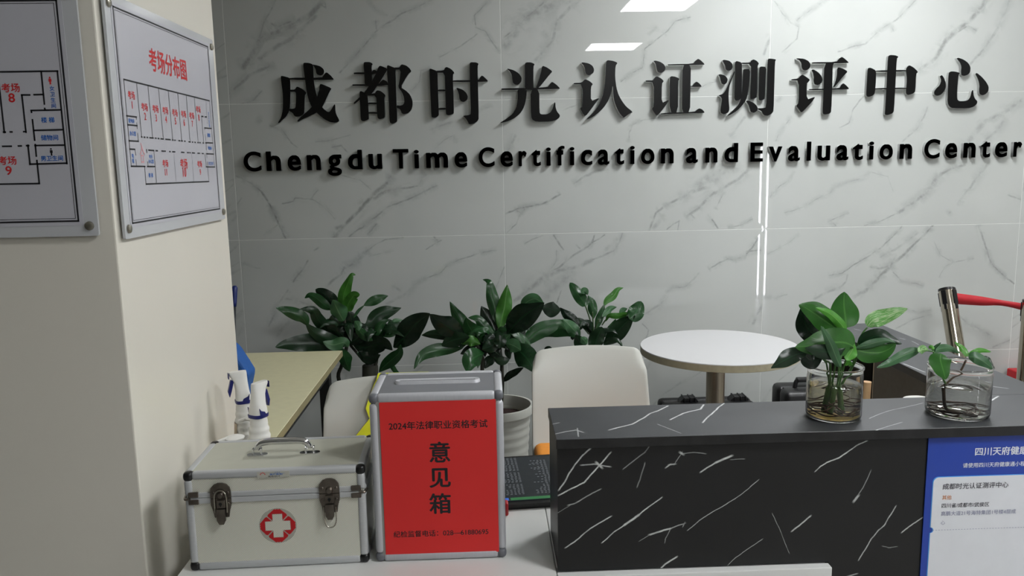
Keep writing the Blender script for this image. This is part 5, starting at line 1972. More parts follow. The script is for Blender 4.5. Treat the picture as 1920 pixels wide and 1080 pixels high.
finish(b, 'base', M_steel, rt, smooth=True, autosmooth=40)

# ================================================================== BLACK EQUIPMENT CASES
M_case = mat('black_case_plastic', '#0c0c0e', 0.42, var=.15, scale=60, bump=.3)


def hard_case(name_label, x0, x1, y0, y1, z1, latches, handle_x):
    t = empty('equipment_case', ((x0 + x1) / 2, (y0 + y1) / 2, 0), name_label, 'case', 'black equipment cases')
    b = bmesh.new()
    box(b, x0, x1, y0, (y0 + y1) / 2 - .002, .002, z1, .022, 4)
    finish(b, 'front_shell', M_case, t, smooth=True, autosmooth=40)
    b = bmesh.new()
    box(b, x0, x1, (y0 + y1) / 2 + .002, y1, .002, z1, .022, 4)
    finish(b, 'back_shell', M_case, t, smooth=True, autosmooth=40)
    b = bmesh.new()
    box(b, x0 + .02, x1 - .02, (y0 + y1) / 2 - .008, (y0 + y1) / 2 + .008, .01, z1 - .004)
    finish(b, 'seal', M_cornerblk, t)
    for lx in latches:
        b = bmesh.new()
        yc = (y0 + y1) / 2
        out = [(-.052, z1 - .012), (-.040, z1 + .006), (-.026, z1 + .017), (.022, z1 + .019), (.034, z1 + .012), (.046, z1 - .012)]
        prism(b, out, .05, lambda x, z, d: Vector((lx + x, yc - .025 + d, z)))
        for dx in (-.024, .004, .026):
            box(b, lx + dx - .003, lx + dx + .003, yc - .030, yc + .03, z1 - .01, z1 + .0215, .001, 1)
        finish(b, 'latch', M_case, t)
    if handle_x:
        ha, hb_ = handle_x
        yc = (y0 + y1) / 2
        b = bmesh.new()
        tube(b, catmull([(ha, yc, z1 - .005), (ha + .006, yc, z1 + .022), (ha + .03, yc, z1 + .030), (hb_ - .03, yc, z1 + .030), (hb_ - .006, yc, z1 + .022), (hb_, yc, z1 - .005)], 6), .009, 10)
        finish(b, 'handle', M_case, t, smooth=True)
        b = bmesh.new()
        box(b, ha + .005, hb_ - .005, yc - .013, yc + .013, z1 + .020, z1 + .040, .006, 2)
        finish(b, 'handle_grip', M_case, t)
    return t


hard_case('long black hard case under the round table, lower of the two', 0.775, 1.200, 3.42, 3.56, .392, (.905, 1.135), None)
hard_case('taller black hard case with top handle, right of the long one', 1.240, 1.58, 3.19, 3.37, .505, (), (1.31, 1.50))

# ================================================================== QUEUE POSTS AND BELT
M_belt = mat('red_belt', '#a80f1e', 0.6, var=.06, scale=80)
M_mirror = mat('polished_steel', '#b9b1a2', 0.12, metal=1.0, var=.1, scale=5, stretch=(20, 20, .5))


def queue_post(top, foot, label):
    ax = (top - foot).normalized()
    L_ = (top - foot).length
    t = empty('queue_post', foot, label, 'queue post', 'steel queue posts by the marble wall')
    q = Vector((0, 0, 1)).rotation_difference(ax).to_matrix().to_4x4()
    mtx = Matrix.Translation(foot) @ q

    def sp(name, m, fn, smooth=True, parent=None):
        b = bmesh.new()
        fn(b)
        b.transform(mtx)
        return finish(b, name, m, parent or t, smooth=smooth, autosmooth=40)
    sp('tube', M_mirror, lambda b: lathe(b, [(.034, .02), (.034, L_ - .012)], 40))
    sp('cap', M_cornerblk, lambda b: lathe(b, [(.034, L_ - .012), (.0352, L_ - .012), (.0352, L_ - .002), (.033, L_), (0, L_)], 40))
    for a in (215, 290, 25, 115):
        ca, sa = math.cos(R(a)), math.sin(R(a))

        def slotm(b):
            for z0, z1, w_ in ((L_ - .075, L_ - .014, .010), (L_ - .098, L_ - .075, .0055)):
                n = Vector((ca, sa, 0))
                s = Vector((-sa, ca, 0))
                vs = []
                for d in (.030, .0385):
                    for e in (-w_, w_):
                        for z in (z0, z1):
                            p = n * d + s * e
                            vs.append(b.verts.new((p.x, p.y, z)))
                for f in ((0, 1, 3, 2), (4, 6, 7, 5), (0, 4, 5, 1), (2, 3, 7, 6), (0, 2, 6, 4), (1, 5, 7, 3)):
                    b.faces.new([vs[i] for i in f])
            bmesh.ops.recalc_face_normals(b, faces=b.faces)
        sp('belt_slot', M_cornerblk, slotm, False)
    sp('base', M_cornerblk, lambda b: lathe(b, [(0, 0), (.15, 0), (.155, .008), (.10, .022), (.036, .03), (0, .03)], 48))
    return t


tp1 = at_y(1775, 541, 3.42)
mid1 = at_y(1792, 648, 3.42)
foot1 = at_y(1775 + 17 / 106 * (1060 - 541), 1060, 2.95)
foot1 = tp1 + (foot1 - tp1) * ((tp1.z - .012) / (tp1.z - foot1.z))
queue_post(tp1, foot1, 'leaning steel queue post, left one by the marble wall')
tp2 = at_y(1935, 562, 3.26)
queue_post(tp2, Vector((tp2.x, tp2.y, .001)), 'upright steel queue post at the right edge of the view')
b = bmesh.new()
A = [at_y(1788, 549, 3.395), at_y(1840, 556, 3.37), at_y(1880, 563, 3.345), at_y(1926, 570, 3.275)]
B = [at_y(1790, 570, 3.395), at_y(1840, 573, 3.37), at_y(1880, 573.5, 3.345), at_y(1926, 584, 3.275)]
A, B = catmull(A, 5), catmull(B, 5)
va, vb = [b.verts.new(p) for p in A], [b.verts.new(p) for p in B]
for i in range(len(va) - 1):
    b.faces.new((va[i], vb[i], vb[i + 1], va[i + 1]))
o = finish(b, 'belt', M_belt, label='red retractable belt stretched between the two steel queue posts', cat='belt', smooth=True)
md = o.modifiers.new('solid', 'SOLIDIFY')
md.thickness = .0015

# red gift box with gold trim on the floor behind the side counter
gb = empty('red_box', (2.42, 3.40, 0), 'red box with gold marks behind the side counter, by the right queue post', 'box')
pz = at_y(1888, 690, 3.62)
b = bmesh.new()
box(b, pz.x, pz.x + .34, 3.47, 3.62, .001, pz.z, .003, 1)
finish(b, 'carton', mat('red_card', '#b0121c', .45), gb)
b = bmesh.new()
rr = random.Random(2)
for k in range(16):
    x = pz.x + .02 + rr.random() * .16
    z = pz.z - .012 - rr.random() * .05
    box(b, x, x + .012 + rr.random() * .01, 3.4685, 3.4698, z, z + .003 + rr.random() * .004)
finish(b, 'gold_marks', mat('gold_foil', '#c08a3a', .3, metal=.5), gb)

# ================================================================== SMALL THINGS BEHIND THE BAR
b = bmesh.new()
tube(b, [(.862, 1.752, DZ + .0005), (.8665, 1.75, .962)], .0098, 20)
finish(b, 'cardboard_tube', mat('tan_card', '#b08f68', .7, var=.06, scale=60), label='tan cardboard tube standing behind the bar, beside the left plant jar', cat='tube', smooth=True)
bpy.data.objects['cardboard_tube'].data.set_sharp_from_angle(angle=R(50))
tb = empty('plastic_tub', (.914, 1.60, DZ), 'white plastic tub behind the bar, left of the right plant jar', 'tub')
b = bmesh.new()
lathe(b, [(0, 0), (.028, 0), (.034, .19), (.0345, .196), (0, .196)], 32, (.908, 1.60, DZ + .0005))
finish(b, 'tub_body', M_bottle, tb, smooth=True, autosmooth=40)
b = bmesh.new()
lathe(b, [(.0352, .196), (.036, .204), (.033, .212), (.020, .216), (0, .217)], 32, (.908, 1.60, DZ + .0005))
finish(b, 'lid', M_bottle, tb, smooth=True, autosmooth=50)

# ================================================================== PLANTS
def leaf_mat(name, col, rib, rough=0.3, var=0.2, variegated=False):
    m, nt, b = new_mat(name)
    L = nt.links
    uv = nt.nodes.new('ShaderNodeUVMap')
    sx = nt.nodes.new('ShaderNodeSeparateXYZ')
    L.new(uv.outputs[0], sx.inputs[0])
    tc = nt.nodes.new('ShaderNodeTexCoord')
    nz = nt.nodes.new('ShaderNodeTexNoise')
    nz.inputs['Scale'].default_value = 30
    nz.inputs['Detail'].default_value = 4
    L.new(tc.outputs['Object'], nz.inputs['Vector'])
    c = srgb(col)
    rp = nt.nodes.new('ShaderNodeValToRGB')
    rp.color_ramp.elements[0].position = .3
    rp.color_ramp.elements[1].position = .7
    rp.color_ramp.elements[0].color = tuple(x * (1 - var) for x in c[:3]) + (1,)
    rp.color_ramp.elements[1].color = tuple(x * (1 + var) for x in c[:3]) + (1,)
    L.new(nz.outputs[0], rp.inputs[0])
    # midrib
    d = math_node(nt, 'ABSOLUTE', math_node(nt, 'SUBTRACT', sx.outputs[0], .5))
    ribm = map_range(nt, d, .012, .05, .65, 0.0)
    mx = nt.nodes.new('ShaderNodeMix')
    mx.data_type = 'RGBA'
    L.new(ribm, mx.inputs[0])
    L.new(rp.outputs[0], mx.inputs[6])
    mx.inputs[7].default_value = srgb(rib)
    out = mx.outputs[2]
    # fine lengthwise or slanting side veins
    wv = nt.nodes.new('ShaderNodeTexWave')
    wv.inputs['Scale'].default_value = 5.5
    wv.inputs['Distortion'].default_value = 1.0
    cmb = nt.nodes.new('ShaderNodeCombineXYZ')
    L.new(math_node(nt, 'ADD', math_node(nt, 'MULTIPLY', d, -1.6), sx.outputs[1]), cmb.inputs[0])
    L.new(cmb.outputs[0], wv.inputs['Vector'])
    if variegated:
        n2 = nt.nodes.new('ShaderNodeTexNoise')
        n2.inputs['Scale'].default_value = 5
        mp = nt.nodes.new('ShaderNodeMapping')
        mp.inputs['Scale'].default_value = (5, 1.2, 1)
        L.new(uv.outputs[0], mp.inputs[0])
        L.new(mp.outputs[0], n2.inputs['Vector'])
        m2 = nt.nodes.new('ShaderNodeMix')
        m2.data_type = 'RGBA'
        L.new(map_range(nt, n2.outputs[0], .5, .62, 0, .75), m2.inputs[0])
        L.new(out, m2.inputs[6])
        m2.inputs[7].default_value = srgb('#b9c9a2')
        out = m2.outputs[2]
    L.new(out, b.inputs['Base Color'])
    bp = nt.nodes.new('ShaderNodeBump')
    bp.inputs['Strength'].default_value = .22
    bp.inputs['Distance'].default_value = .002
    L.new(wv.outputs['Fac'], bp.inputs['Height'])
    L.new(bp.outputs[0], b.inputs['Normal'])
    b.inputs['Roughness'].default_value = rough
    b.inputs['Specular IOR Level'].default_value = .5
    # thin leaves pass some light
    tr = nt.nodes.new('ShaderNodeBsdfTranslucent')
    L.new(out, tr.inputs['Color'])
    ms = nt.nodes.new('ShaderNodeMixShader')
    ms.inputs[0].default_value = .22
    L.new(b.outputs[0], ms.inputs[1])
    L.new(tr.outputs[0], ms.inputs[2])
    o = next(n for n in nt.nodes if n.type == 'OUTPUT_MATERIAL')
    L.new(ms.outputs[0], o.inputs['Surface'])
    return m


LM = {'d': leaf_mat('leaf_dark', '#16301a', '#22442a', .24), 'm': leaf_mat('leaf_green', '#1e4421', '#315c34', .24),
      'l': leaf_mat('leaf_bright', '#33691f', '#568a3c', .28), 'k': leaf_mat('leaf_deep', '#102315', '#18311d', .24),
      'p': leaf_mat('pothos_green', '#2f6124', '#568a42', .28), 'q': leaf_mat('pothos_bright', '#4c8f30', '#7db35a', .32),
      'v': leaf_mat('pothos_variegated', '#5b9648', '#a8c890', .3, variegated=True), 's': leaf_mat('leaf_silver', '#3c6440', '#6d9068', .3)}
rl = random.Random(9)


def leaf(parent, P, width, key, shape='lance', fold=.25, twist=None, wave=.17, nrm=None):
    """a bent blade along the points P (world); width in metres, measured across"""
    c = catmull(P, 7)
    n = len(c)
    if twist is None:
        twist = rl.uniform(-.7, .7) if shape in ('lance', 'sym') else 0.0
    # arc length
    d = [0]
    for i in range(1, n):
        d.append(d[-1] + (c[i] - c[i - 1]).length)
    T = d[-1]
    b = bmesh.new()
    uvl = b.loops.layers.uv.new('UVMap')
    m = 8
    grid = []
    ph = rl.uniform(0, 6.28)
    view = nrm or FWD
    for i in range(n):
        t = d[i] / T
        tan = (c[min(i + 1, n - 1)] - c[max(i - 1, 0)]).normalized()
        side = tan.cross(view)
        if side.length < 1e-4:
            side = Vector((1, 0, 0))
        side.normalize()
        nn = side.cross(tan).normalized()
        q = Matrix.Rotation(twist * (t - .3), 3, tan)
        side, nn = q @ side, q @ nn
        if shape == 'lance':
            pw = max(0.0, math.sin(math.pi * min(1, t ** .85 * 1.0))) ** .75 * (1 - .15 * t)
            pw = max(pw, .10 * (1 - t))
        elif shape == 'ovate':
            pw = max(0.0, math.sin(math.pi * t ** .62)) ** .72
        elif shape == 'broad':
            pw = max(0.0, math.sin(math.pi * t ** .75)) ** .55
        else:
            pw = max(0.0, math.sin(math.pi * t ** .95)) ** .85 * (1 - .18 * t * t)
            pw = max(pw, .05 * (1 - t))
        hw = width / 2 * pw + .0006
        row = []
        for j in range(m + 1):
            s = -1 + 2 * j / m
            wv = wave * hw * abs(s) ** 2 * math.sin(t * 11 + ph + (1.7 if s > 0 else 0))
            p = c[i] + side * (s * hw) + nn * (fold * hw * abs(s) ** 1.3 + wv)
            row.append((b.verts.new(p), (s * .5 + .5, t)))
        grid.append(row)
    for i in range(n - 1):
        for j in range(m):
            q4 = (grid[i][j], grid[i][j + 1], grid[i + 1][j + 1], grid[i + 1][j])
            f = b.faces.new([v for v, _ in q4])
            for lp, (_, u) in zip(f.loops, q4):
                lp[uvl].uv = u
    return finish(b, 'leaf', LM[key], parent, smooth=True)


def px_leaf(parent, ox, oy, sc, Y0, pts, wpx, key, dY=(0, 0), **k):
    """pts in crop pixels; depth runs from Y0+dY[0] at the base to Y0+dY[1] at the tip"""
    n = len(pts)
    P = []
    for i, (x, y) in enumerate(pts):
        Y = Y0 + dY[0] + (dY[1] - dY[0]) * i / (n - 1)
        P.append(at_y(ox + x / sc, oy + y / sc, Y))
    return leaf(parent, P, wpx / sc / 1500 * (Y0 + dY[1]) * (1.30 if k.get('shape', 'lance') in ('lance', 'sym') else 1.03), key, **k)


def px_stem(parent, ox, oy, sc, Y, pts, rad, m, name='stem', foot=None):
    P = [at_y(ox + x / sc, oy + y / sc, Y) for x, y in pts]
    if foot:
        P.append(Vector(foot))
    b = bmesh.new()
    c = catmull(P, 5)
    tube(b, c, [rad * (.8 + .2 * i / (len(c) - 1)) for i in range(len(c))], 10)
    return finish(b, name, m, parent, smooth=True)


M_bark = mat('plant_cane', '#1f2015', .7, var=.3, scale=60, bump=.4)
M_greenstem = mat('green_stem', '#2f4a22', .5, var=.15)
M_pot = mat('pot_offwhite', '#bcbdb6', .45, var=.03, scale=10)
M_potblack = mat('pot_black', '#131313', .45, var=.1)
M_soil = mat('reddish_soil', '#2a1511', .9, var=.4, scale=150, bump=.8)


def pot(parent, x, y, h, r, m):
    b = bmesh.new()
    pr = [(0, .0005), (r * .66, .0005), (r * .68, .006)]
    n = 60
    for i in range(n + 1):
        s = i / n
        z = .01 + s * (h - .045)
        pr.append((r * (.68 + .22 * s) + .0035 * (1 - abs((s * h / .038) % 1.0 * 2 - 1)) ** 2, z))
    pr += [(r * .93, h - .034), (r, h - .030), (r * 1.01, h - .004), (r, h), (r * .93, h), (r * .91, h - .03), (r * .90, h - .06)]
    lathe(b, pr, 56, (x, y, 0))
    o = finish(b, 'pot', m, parent, smooth=True, autosmooth=50)
    b = bmesh.new()
    lathe(b, [(0, h - .050), (r * .6, h - .052), (r * .905, h - .055)], 40, (x, y, 0))
    finish(b, 'soil', M_soil, parent, smooth=True)


# ---- left plant
Y1_ = 3.26
pl1x = at_y(690, 700, Y1_).x
p1_ = empty('potted_plant', (pl1x, Y1_, 0), 'left potted plant with dark drooping leaves over the olive table corner', 'plant', 'potted plants along the marble wall')
pot(p1_, pl1x, Y1_, .46, .12, M_pot)
b = bmesh.new()
ca = at_y(694, 684, Y1_)
tube(b, [(pl1x, Y1_, .42), (ca.x, Y1_, ca.z - .004), (ca.x, Y1_, ca.z)], [.034, .033, .030], 20)
finish(b, 'cane', M_bark, p1_, smooth=True, autosmooth=50)
A1 = (510, 500, 4.91)
px_stem(p1_, *A1, Y1_, [(665, 420), (670, 600), (690, 720), (645, 900), (620, 1060)], .0085, M_bark, foot=(pl1x - .04, Y1_, .40))
px_stem(p1_, *A1, Y1_ - .01, [(960, 640), (965, 780), (960, 880), (930, 960)], .008, M_bark, foot=(pl1x + .005, Y1_, .62))
px_stem(p1_, *A1, Y1_ + .01, [(720, 720), (830, 850), (900, 920)], .007, M_bark, foot=(pl1x, Y1_, .60))
for pts, wd, key, dY, kw in [
    ([(700, 690), (520, 700), (300, 705), (130, 715), (30, 742)], 155, 'd', (0, -.13), dict(fold=.2)),
    ([(700, 720), (560, 690), (400, 610), (310, 520)], 105, 'd', (-.02, -.10), dict(twist=.4)),
    ([(330, 545), (280, 470), (200, 430), (110, 395), (35, 378)], 95, 'm', (-.10, -.13), dict(fold=.3)),
    ([(600, 650), (500, 580), (420, 480), (385, 410), (330, 390), (255, 392)], 95, 'd', (0, -.05), dict(twist=.5)),
    ([(550, 395), (480, 350), (410, 290), (345, 262), (300, 290)], 78, 'm', (.02, .04), {}),
    ([(600, 370), (540, 310), (470, 250), (400, 208)], 125, 'k', (.03, .06), dict(shape='broad')),
    ([(672, 430), (655, 300), (680, 200), (710, 120), (735, 72), (770, 76)], 92, 'l', (0, .03), dict(twist=-.5)),
    ([(690, 430), (700, 350), (735, 290), (760, 262), (808, 258)], 112, 'l', (0, -.02), dict(shape='broad', wave=.25)),
    ([(750, 470), (800, 400), (850, 355)], 22, 'm', (0, .02), {}),
    ([(845, 358), (910, 325), (980, 295), (1040, 275), (1070, 268)], 70, 'm', (.02, .05), dict(shape='sym')),
    ([(850, 575), (910, 520), (960, 460), (1040, 420), (1120, 400), (1190, 378)], 112, 'd', (0, .05), dict(shape='sym')),
    ([(660, 500), (625, 440), (590, 370), (560, 305)], 130, 's', (-.02, -.05), dict(fold=.35)),
    ([(640, 660), (600, 600), (570, 520), (550, 445)], 125, 'k', (-.02, -.03), {}),
    ([(720, 650), (735, 570), (735, 490), (700, 400)], 125, 'k', (.0, .0), {}),
    ([(745, 715), (850, 745), (950, 720), (1040, 710), (1110, 770)], 145, 'k', (-.03, -.12), dict(shape='sym', fold=.15)),
    ([(1120, 745), (1210, 660), (1290, 560), (1380, 480), (1455, 430)], 185, 'k', (-.04, -.10), dict(shape='sym', fold=.12)),
    ([(945, 650), (980, 570), (1020, 515), (1075, 488)], 62, 'm', (-.02, 0), {}),
    ([(1010, 640), (1070, 600), (1130, 565), (1205, 555)], 100, 'm', (.0, .03), dict(shape='sym')),
    ([(1080, 620), (1110, 550), (1130, 500), (1210, 492)], 40, 's', (.0, .03), {}),
    ([(640, 750), (665, 830), (690, 900), (715, 965)], 100, 'm', (-.03, -.10), dict(shape='sym')),
    ([(915, 900), (880, 860), (840, 820), (780, 785)], 75, 'm', (-.02, -.05), {}),
    ([(1055, 875), (1100, 915), (1140, 965), (1190, 1000)], 38, 'm', (-.02, -.06), {}),
    ([(985, 970), (1040, 910), (1110, 850), (1170, 790), (1185, 715)], 95, 'm', (-.03, -.08), dict(shape='sym')),
    ([(700, 715), (780, 660), (850, 640), (910, 665)], 95, 'k', (-.04, -.06), {}),
    ([(770, 560), (810, 600), (870, 650), (930, 680)], 70, 'm', (-.05, -.07), {}),
    ([(450, 770), (540, 775), (640, 760)], 60, 'k', (.02, .02), dict(shape='sym')),
    ([(700, 740), (660, 700), (560, 720), (470, 690)], 95, 's', (-.08, -.10), {}),
    ([(800, 780), (860, 830), (930, 840), (1000, 810)], 90, 'k', (-.06, -.08), dict(shape='sym')),
    ([(760, 500), (790, 540), (800, 590)], 60, 's', (-.04, -.06), dict(shape='sym')),
]:
    px_leaf(p1_, *A1, Y1_, pts, wd, key, dY, **kw)

# ---- middle plant in the ridged pot
Y2_ = 3.0
pl2x = at_y(935, 767, Y2_).x
p2_ = empty('potted_plant', (pl2x, Y2_, 0), 'middle potted plant with broad dark leaves, in a ridged off white pot', 'plant', 'potted plants along the marble wall')
pot(p2_, pl2x, Y2_, .551, .134, M_pot)
A2 = (770, 510, 5.141)
px_stem(p2_, *A2, Y2_, [(640, 700), (690, 820), (690, 900), (690, 985), (700, 1080)], .0085, M_bark, foot=(pl2x - .045, Y2_, .49))
px_stem(p2_, *A2, Y2_, [(860, 560), (862, 760), (878, 870), (880, 1000), (882, 1090)], .0085, M_bark, foot=(pl2x + .005, Y2_, .49))
for pts, wd, key, dY, kw in [
    ([(520, 610), (420, 560), (330, 510), (250, 460), (185, 405)], 165, 'k', (-.02, -.10), dict(shape='sym', fold=.12)),
    ([(375, 660), (330, 620), (260, 600), (170, 600), (105, 608)], 78, 'd', (.02, .06), {}),
    ([(500, 735), (380, 745), (270, 750), (160, 780), (90, 830), (32, 935)], 105, 'm', (0, -.10), dict(shape='sym')),
    ([(580, 640), (540, 560), (480, 470), (420, 380), (378, 285)], 105, 'm', (0, .04), dict(shape='sym')),
    ([(625, 640), (590, 570), (550, 500), (535, 440)], 110, 'm', (-.02, -.04), dict(shape='sym')),
    ([(800, 605), (740, 560), (690, 500), (640, 445), (555, 440)], 82, 'm', (-.02, .0), {}),
    ([(812, 585), (780, 500), (730, 420), (680, 328)], 125, 'k', (.0, .04), dict(shape='sym')),
    ([(845, 540), (825, 400), (790, 250), (765, 120), (740, 85), (695, 72)], 100, 'm', (.0, .06), dict(shape='sym', twist=.4)),
    ([(855, 560), (880, 450), (905, 330), (920, 220), (930, 122)], 118, 'l', (-.02, .02), dict(shape='sym')),
    ([(930, 600), (1010, 500), (1110, 410), (1200, 350), (1288, 295)], 205, 'k', (-.03, -.14), dict(shape='sym', fold=.1)),
    ([(1060, 360), (1120, 290), (1200, 260), (1285, 305)], 95, 's', (-.05, -.10), dict(shape='sym', wave=.25)),
    ([(1040, 705), (1130, 650), (1220, 580), (1330, 530), (1430, 500), (1500, 560)], 125, 'm', (.05, .10), dict(shape='sym')),
    ([(980, 720), (1070, 780), (1140, 860), (1205, 975)], 190, 'd', (-.03, -.18), dict(shape='sym', fold=.15)),
    ([(895, 1055), (950, 1000), (1010, 965), (1088, 920)], 60, 'k', (0, -.05), {}),
    ([(710, 785), (640, 810), (580, 860), (545, 975)], 165, 'm', (-.05, -.17), dict(shape='sym', fold=.2)),
    ([(490, 690), (550, 665), (610, 670), (672, 695)], 85, 'l', (-.05, -.06), dict(shape='sym', wave=.4)),
    ([(300, 710), (400, 660), (480, 640), (570, 625)], 120, 'd', (-.03, -.06), dict(shape='sym')),
    ([(690, 745), (760, 720), (810, 690), (850, 640)], 105, 'd', (-.06, -.06), dict(shape='sym')),
    ([(915, 690), (970, 700), (1020, 725), (1062, 755)], 110, 's', (-.06, -.10), dict(shape='sym')),
    ([(930, 690), (990, 640), (1060, 600), (1110, 550)], 120, 'k', (-.02, .02), dict(shape='sym')),
    ([(755, 640), (790, 720), (830, 780), (880, 810)], 125, 'k', (-.04, -.06), dict(shape='sym')),
    ([(850, 610), (862, 670), (855, 740)], 100, 'd', (-.07, -.08), dict(shape='sym')),
    ([(955, 835), (900, 855), (850, 850), (795, 825)], 75, 'd', (-.03, -.06), dict(shape='sym')),
    ([(715, 930), (745, 870), (790, 835), (850, 825)], 78, 'd', (.02, .04), dict(shape='sym')),
    ([(840, 560), (880, 555), (925, 560)], 50, 'm', (-.06, -.08), dict(shape='sym')),
    ([(480, 790), (520, 770), (600, 720), (640, 680)], 60, 'k', (.0, .0), dict(shape='sym')),
    ([(870, 700), (920, 640), (960, 600)], 70, 's', (-.05, -.06), dict(shape='sym')),
    ([(960, 700), (940, 780), (960, 840)], 60, 'd', (-.02, -.04), dict(shape='sym')),
]:
    px_leaf(p2_, *A2, Y2_, pts, wd, key, dY, **kw)

# ---- right plant behind the chair
Y3_ = 3.25
pl3x = at_y(1112, 660, Y3_).x
p3_ = empty('potted_plant', (pl3x, Y3_, 0), 'right potted plant rising behind the white chair', 'plant', 'potted plants along the marble wall')
pot(p3_, pl3x, Y3_, .46, .12, M_pot)
A3 = (1000, 515, 6.748)
px_stem(p3_, *A3, Y3_, [(760, 760), (770, 900), (775, 1050)], .012, M_bark, foot=(pl3x, Y3_, .40))
for pts in ([(748, 745), (720, 580), (658, 392)], [(760, 745), (755, 600), (748, 470)], [(700, 752), (650, 690), (590, 632)], [(868, 640), (910, 580), (960, 530)], [(780, 720), (800, 640), (830, 560)]):
    px_stem(p3_, *A3, Y3_, pts, .0032, M_greenstem, 'leaf_stalk')
for pts, wd, key, dY, kw in [
    ([(665, 400), (610, 310), (540, 210), (462, 100)], 148, 'm', (.0, .06), dict(shape='broad', fold=.15)),
    ([(600, 230), (650, 205), (690, 255)], 70, 's', (.02, .02), dict(shape='sym')),
    ([(760, 560), (755, 450), (740, 350), (690, 262)], 100, 'm', (.0, .02), dict(shape='sym', twist=.4)),
    ([(785, 700), (830, 580), (880, 440), (900, 370)], 80, 'm', (.0, .04), dict(shape='sym')),
    ([(890, 400), (930, 330), (1010, 270), (1070, 190), (1138, 165)], 78, 'l', (.04, .08), dict(shape='sym')),
    ([(870, 530), (930, 480), (980, 430), (1055, 410)], 72, 's', (.0, .03), dict(shape='sym')),
    ([(920, 590), (960, 525), (1080, 520), (1180, 495), (1265, 492)], 62, 'l', (.0, -.05), dict(shape='sym')),
    ([(890, 890), (1000, 800), (1100, 680), (1200, 580), (1290, 520)], 185, 'd', (-.03, -.08), dict(shape='sym', fold=.2)),
    ([(1215, 560), (1290, 490), (1330, 420), (1362, 335)], 205, 'm', (-.08, -.06), dict(shape='broad', fold=.15)),
    ([(1090, 500), (1140, 450), (1190, 430)], 60, 's', (.0, .0), dict(shape='sym')),
    ([(600, 640), (500, 570), (410, 500), (335, 415)], 105, 'k', (.0, .02), dict(shape='sym')),
    ([(345, 450), (270, 450), (190, 430), (105, 420)], 165, 'k', (.02, -.05), dict(shape='sym', fold=.1)),
    ([(590, 800), (530, 720), (450, 630), (370, 560)], 130, 's', (-.02, -.02), dict(shape='sym')),
    ([(580, 800), (450, 700), (300, 680), (160, 720), (-10, 825)], 180, 'm', (-.03, .04), dict(shape='sym', fold=.12)),
    ([(790, 960), (790, 860), (820, 770), (870, 660)], 195, 'd', (-.05, -.06), dict(shape='broad')),
    ([(640, 960), (600, 880), (570, 820), (535, 760)], 130, 'd', (-.04, -.05), dict(shape='sym')),
    ([(680, 880), (640, 830), (600, 790)], 80, 's', (-.06, -.07), dict(shape='sym')),
    ([(900, 830), (980, 815), (1060, 830), (1110, 880), (1122, 930)], 45, 'd', (-.04, -.08), {}),
    ([(930, 790), (980, 720), (1020, 650), (1045, 560)], 100, 'm', (-.01, .02), dict(shape='sym')),
    ([(470, 800), (500, 795), (530, 790)], 50, 'k', (.0, .0), dict(shape='sym')),
    ([(130, 975), (190, 940), (250, 945)], 60, 'k', (-.02, -.04), dict(shape='sym')),
]:
    px_leaf(p3_, *A3, Y3_, pts, wd, key, dY, **kw)

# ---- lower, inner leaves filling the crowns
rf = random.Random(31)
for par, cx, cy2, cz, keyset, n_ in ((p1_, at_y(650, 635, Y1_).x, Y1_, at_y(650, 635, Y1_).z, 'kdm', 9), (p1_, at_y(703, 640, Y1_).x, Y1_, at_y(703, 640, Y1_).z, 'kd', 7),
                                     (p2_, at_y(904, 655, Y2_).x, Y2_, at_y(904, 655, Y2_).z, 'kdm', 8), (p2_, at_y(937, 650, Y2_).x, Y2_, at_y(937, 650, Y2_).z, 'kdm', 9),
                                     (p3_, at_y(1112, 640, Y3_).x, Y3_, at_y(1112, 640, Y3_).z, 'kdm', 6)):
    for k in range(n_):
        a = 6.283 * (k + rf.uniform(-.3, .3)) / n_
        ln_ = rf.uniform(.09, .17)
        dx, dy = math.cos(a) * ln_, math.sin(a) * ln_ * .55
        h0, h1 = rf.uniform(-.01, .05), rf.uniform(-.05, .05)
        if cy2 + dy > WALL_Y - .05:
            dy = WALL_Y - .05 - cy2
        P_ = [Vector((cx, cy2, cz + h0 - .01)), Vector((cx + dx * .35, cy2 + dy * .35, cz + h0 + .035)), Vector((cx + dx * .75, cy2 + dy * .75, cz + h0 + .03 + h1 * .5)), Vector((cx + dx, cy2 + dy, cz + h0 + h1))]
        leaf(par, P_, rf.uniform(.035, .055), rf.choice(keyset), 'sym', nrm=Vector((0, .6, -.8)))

# ================================================================== PLANT JARS ON THE BAR
M_jar = glass_mat('clear_plastic', '#fbfbfa', 0.0, 1.38)
M_water = glass_mat('clear_water', '#f2f3ee', 0.0, 1.33)
M_water_y = glass_mat('yellowish_water', '#f3eccb', 0.0, 1.33)
M_root = mat('brown_root', '#3b1f12', .6, var=.3)
M_rootstem = mat('dark_stem', '#3a2a18', .5, var=.25)
M_pothstem = mat('pothos_stem', '#3f6a2e', .45, var=.15)
M_sediment = mat('sediment', '#cdb26a', .35, var=.35, scale=80)


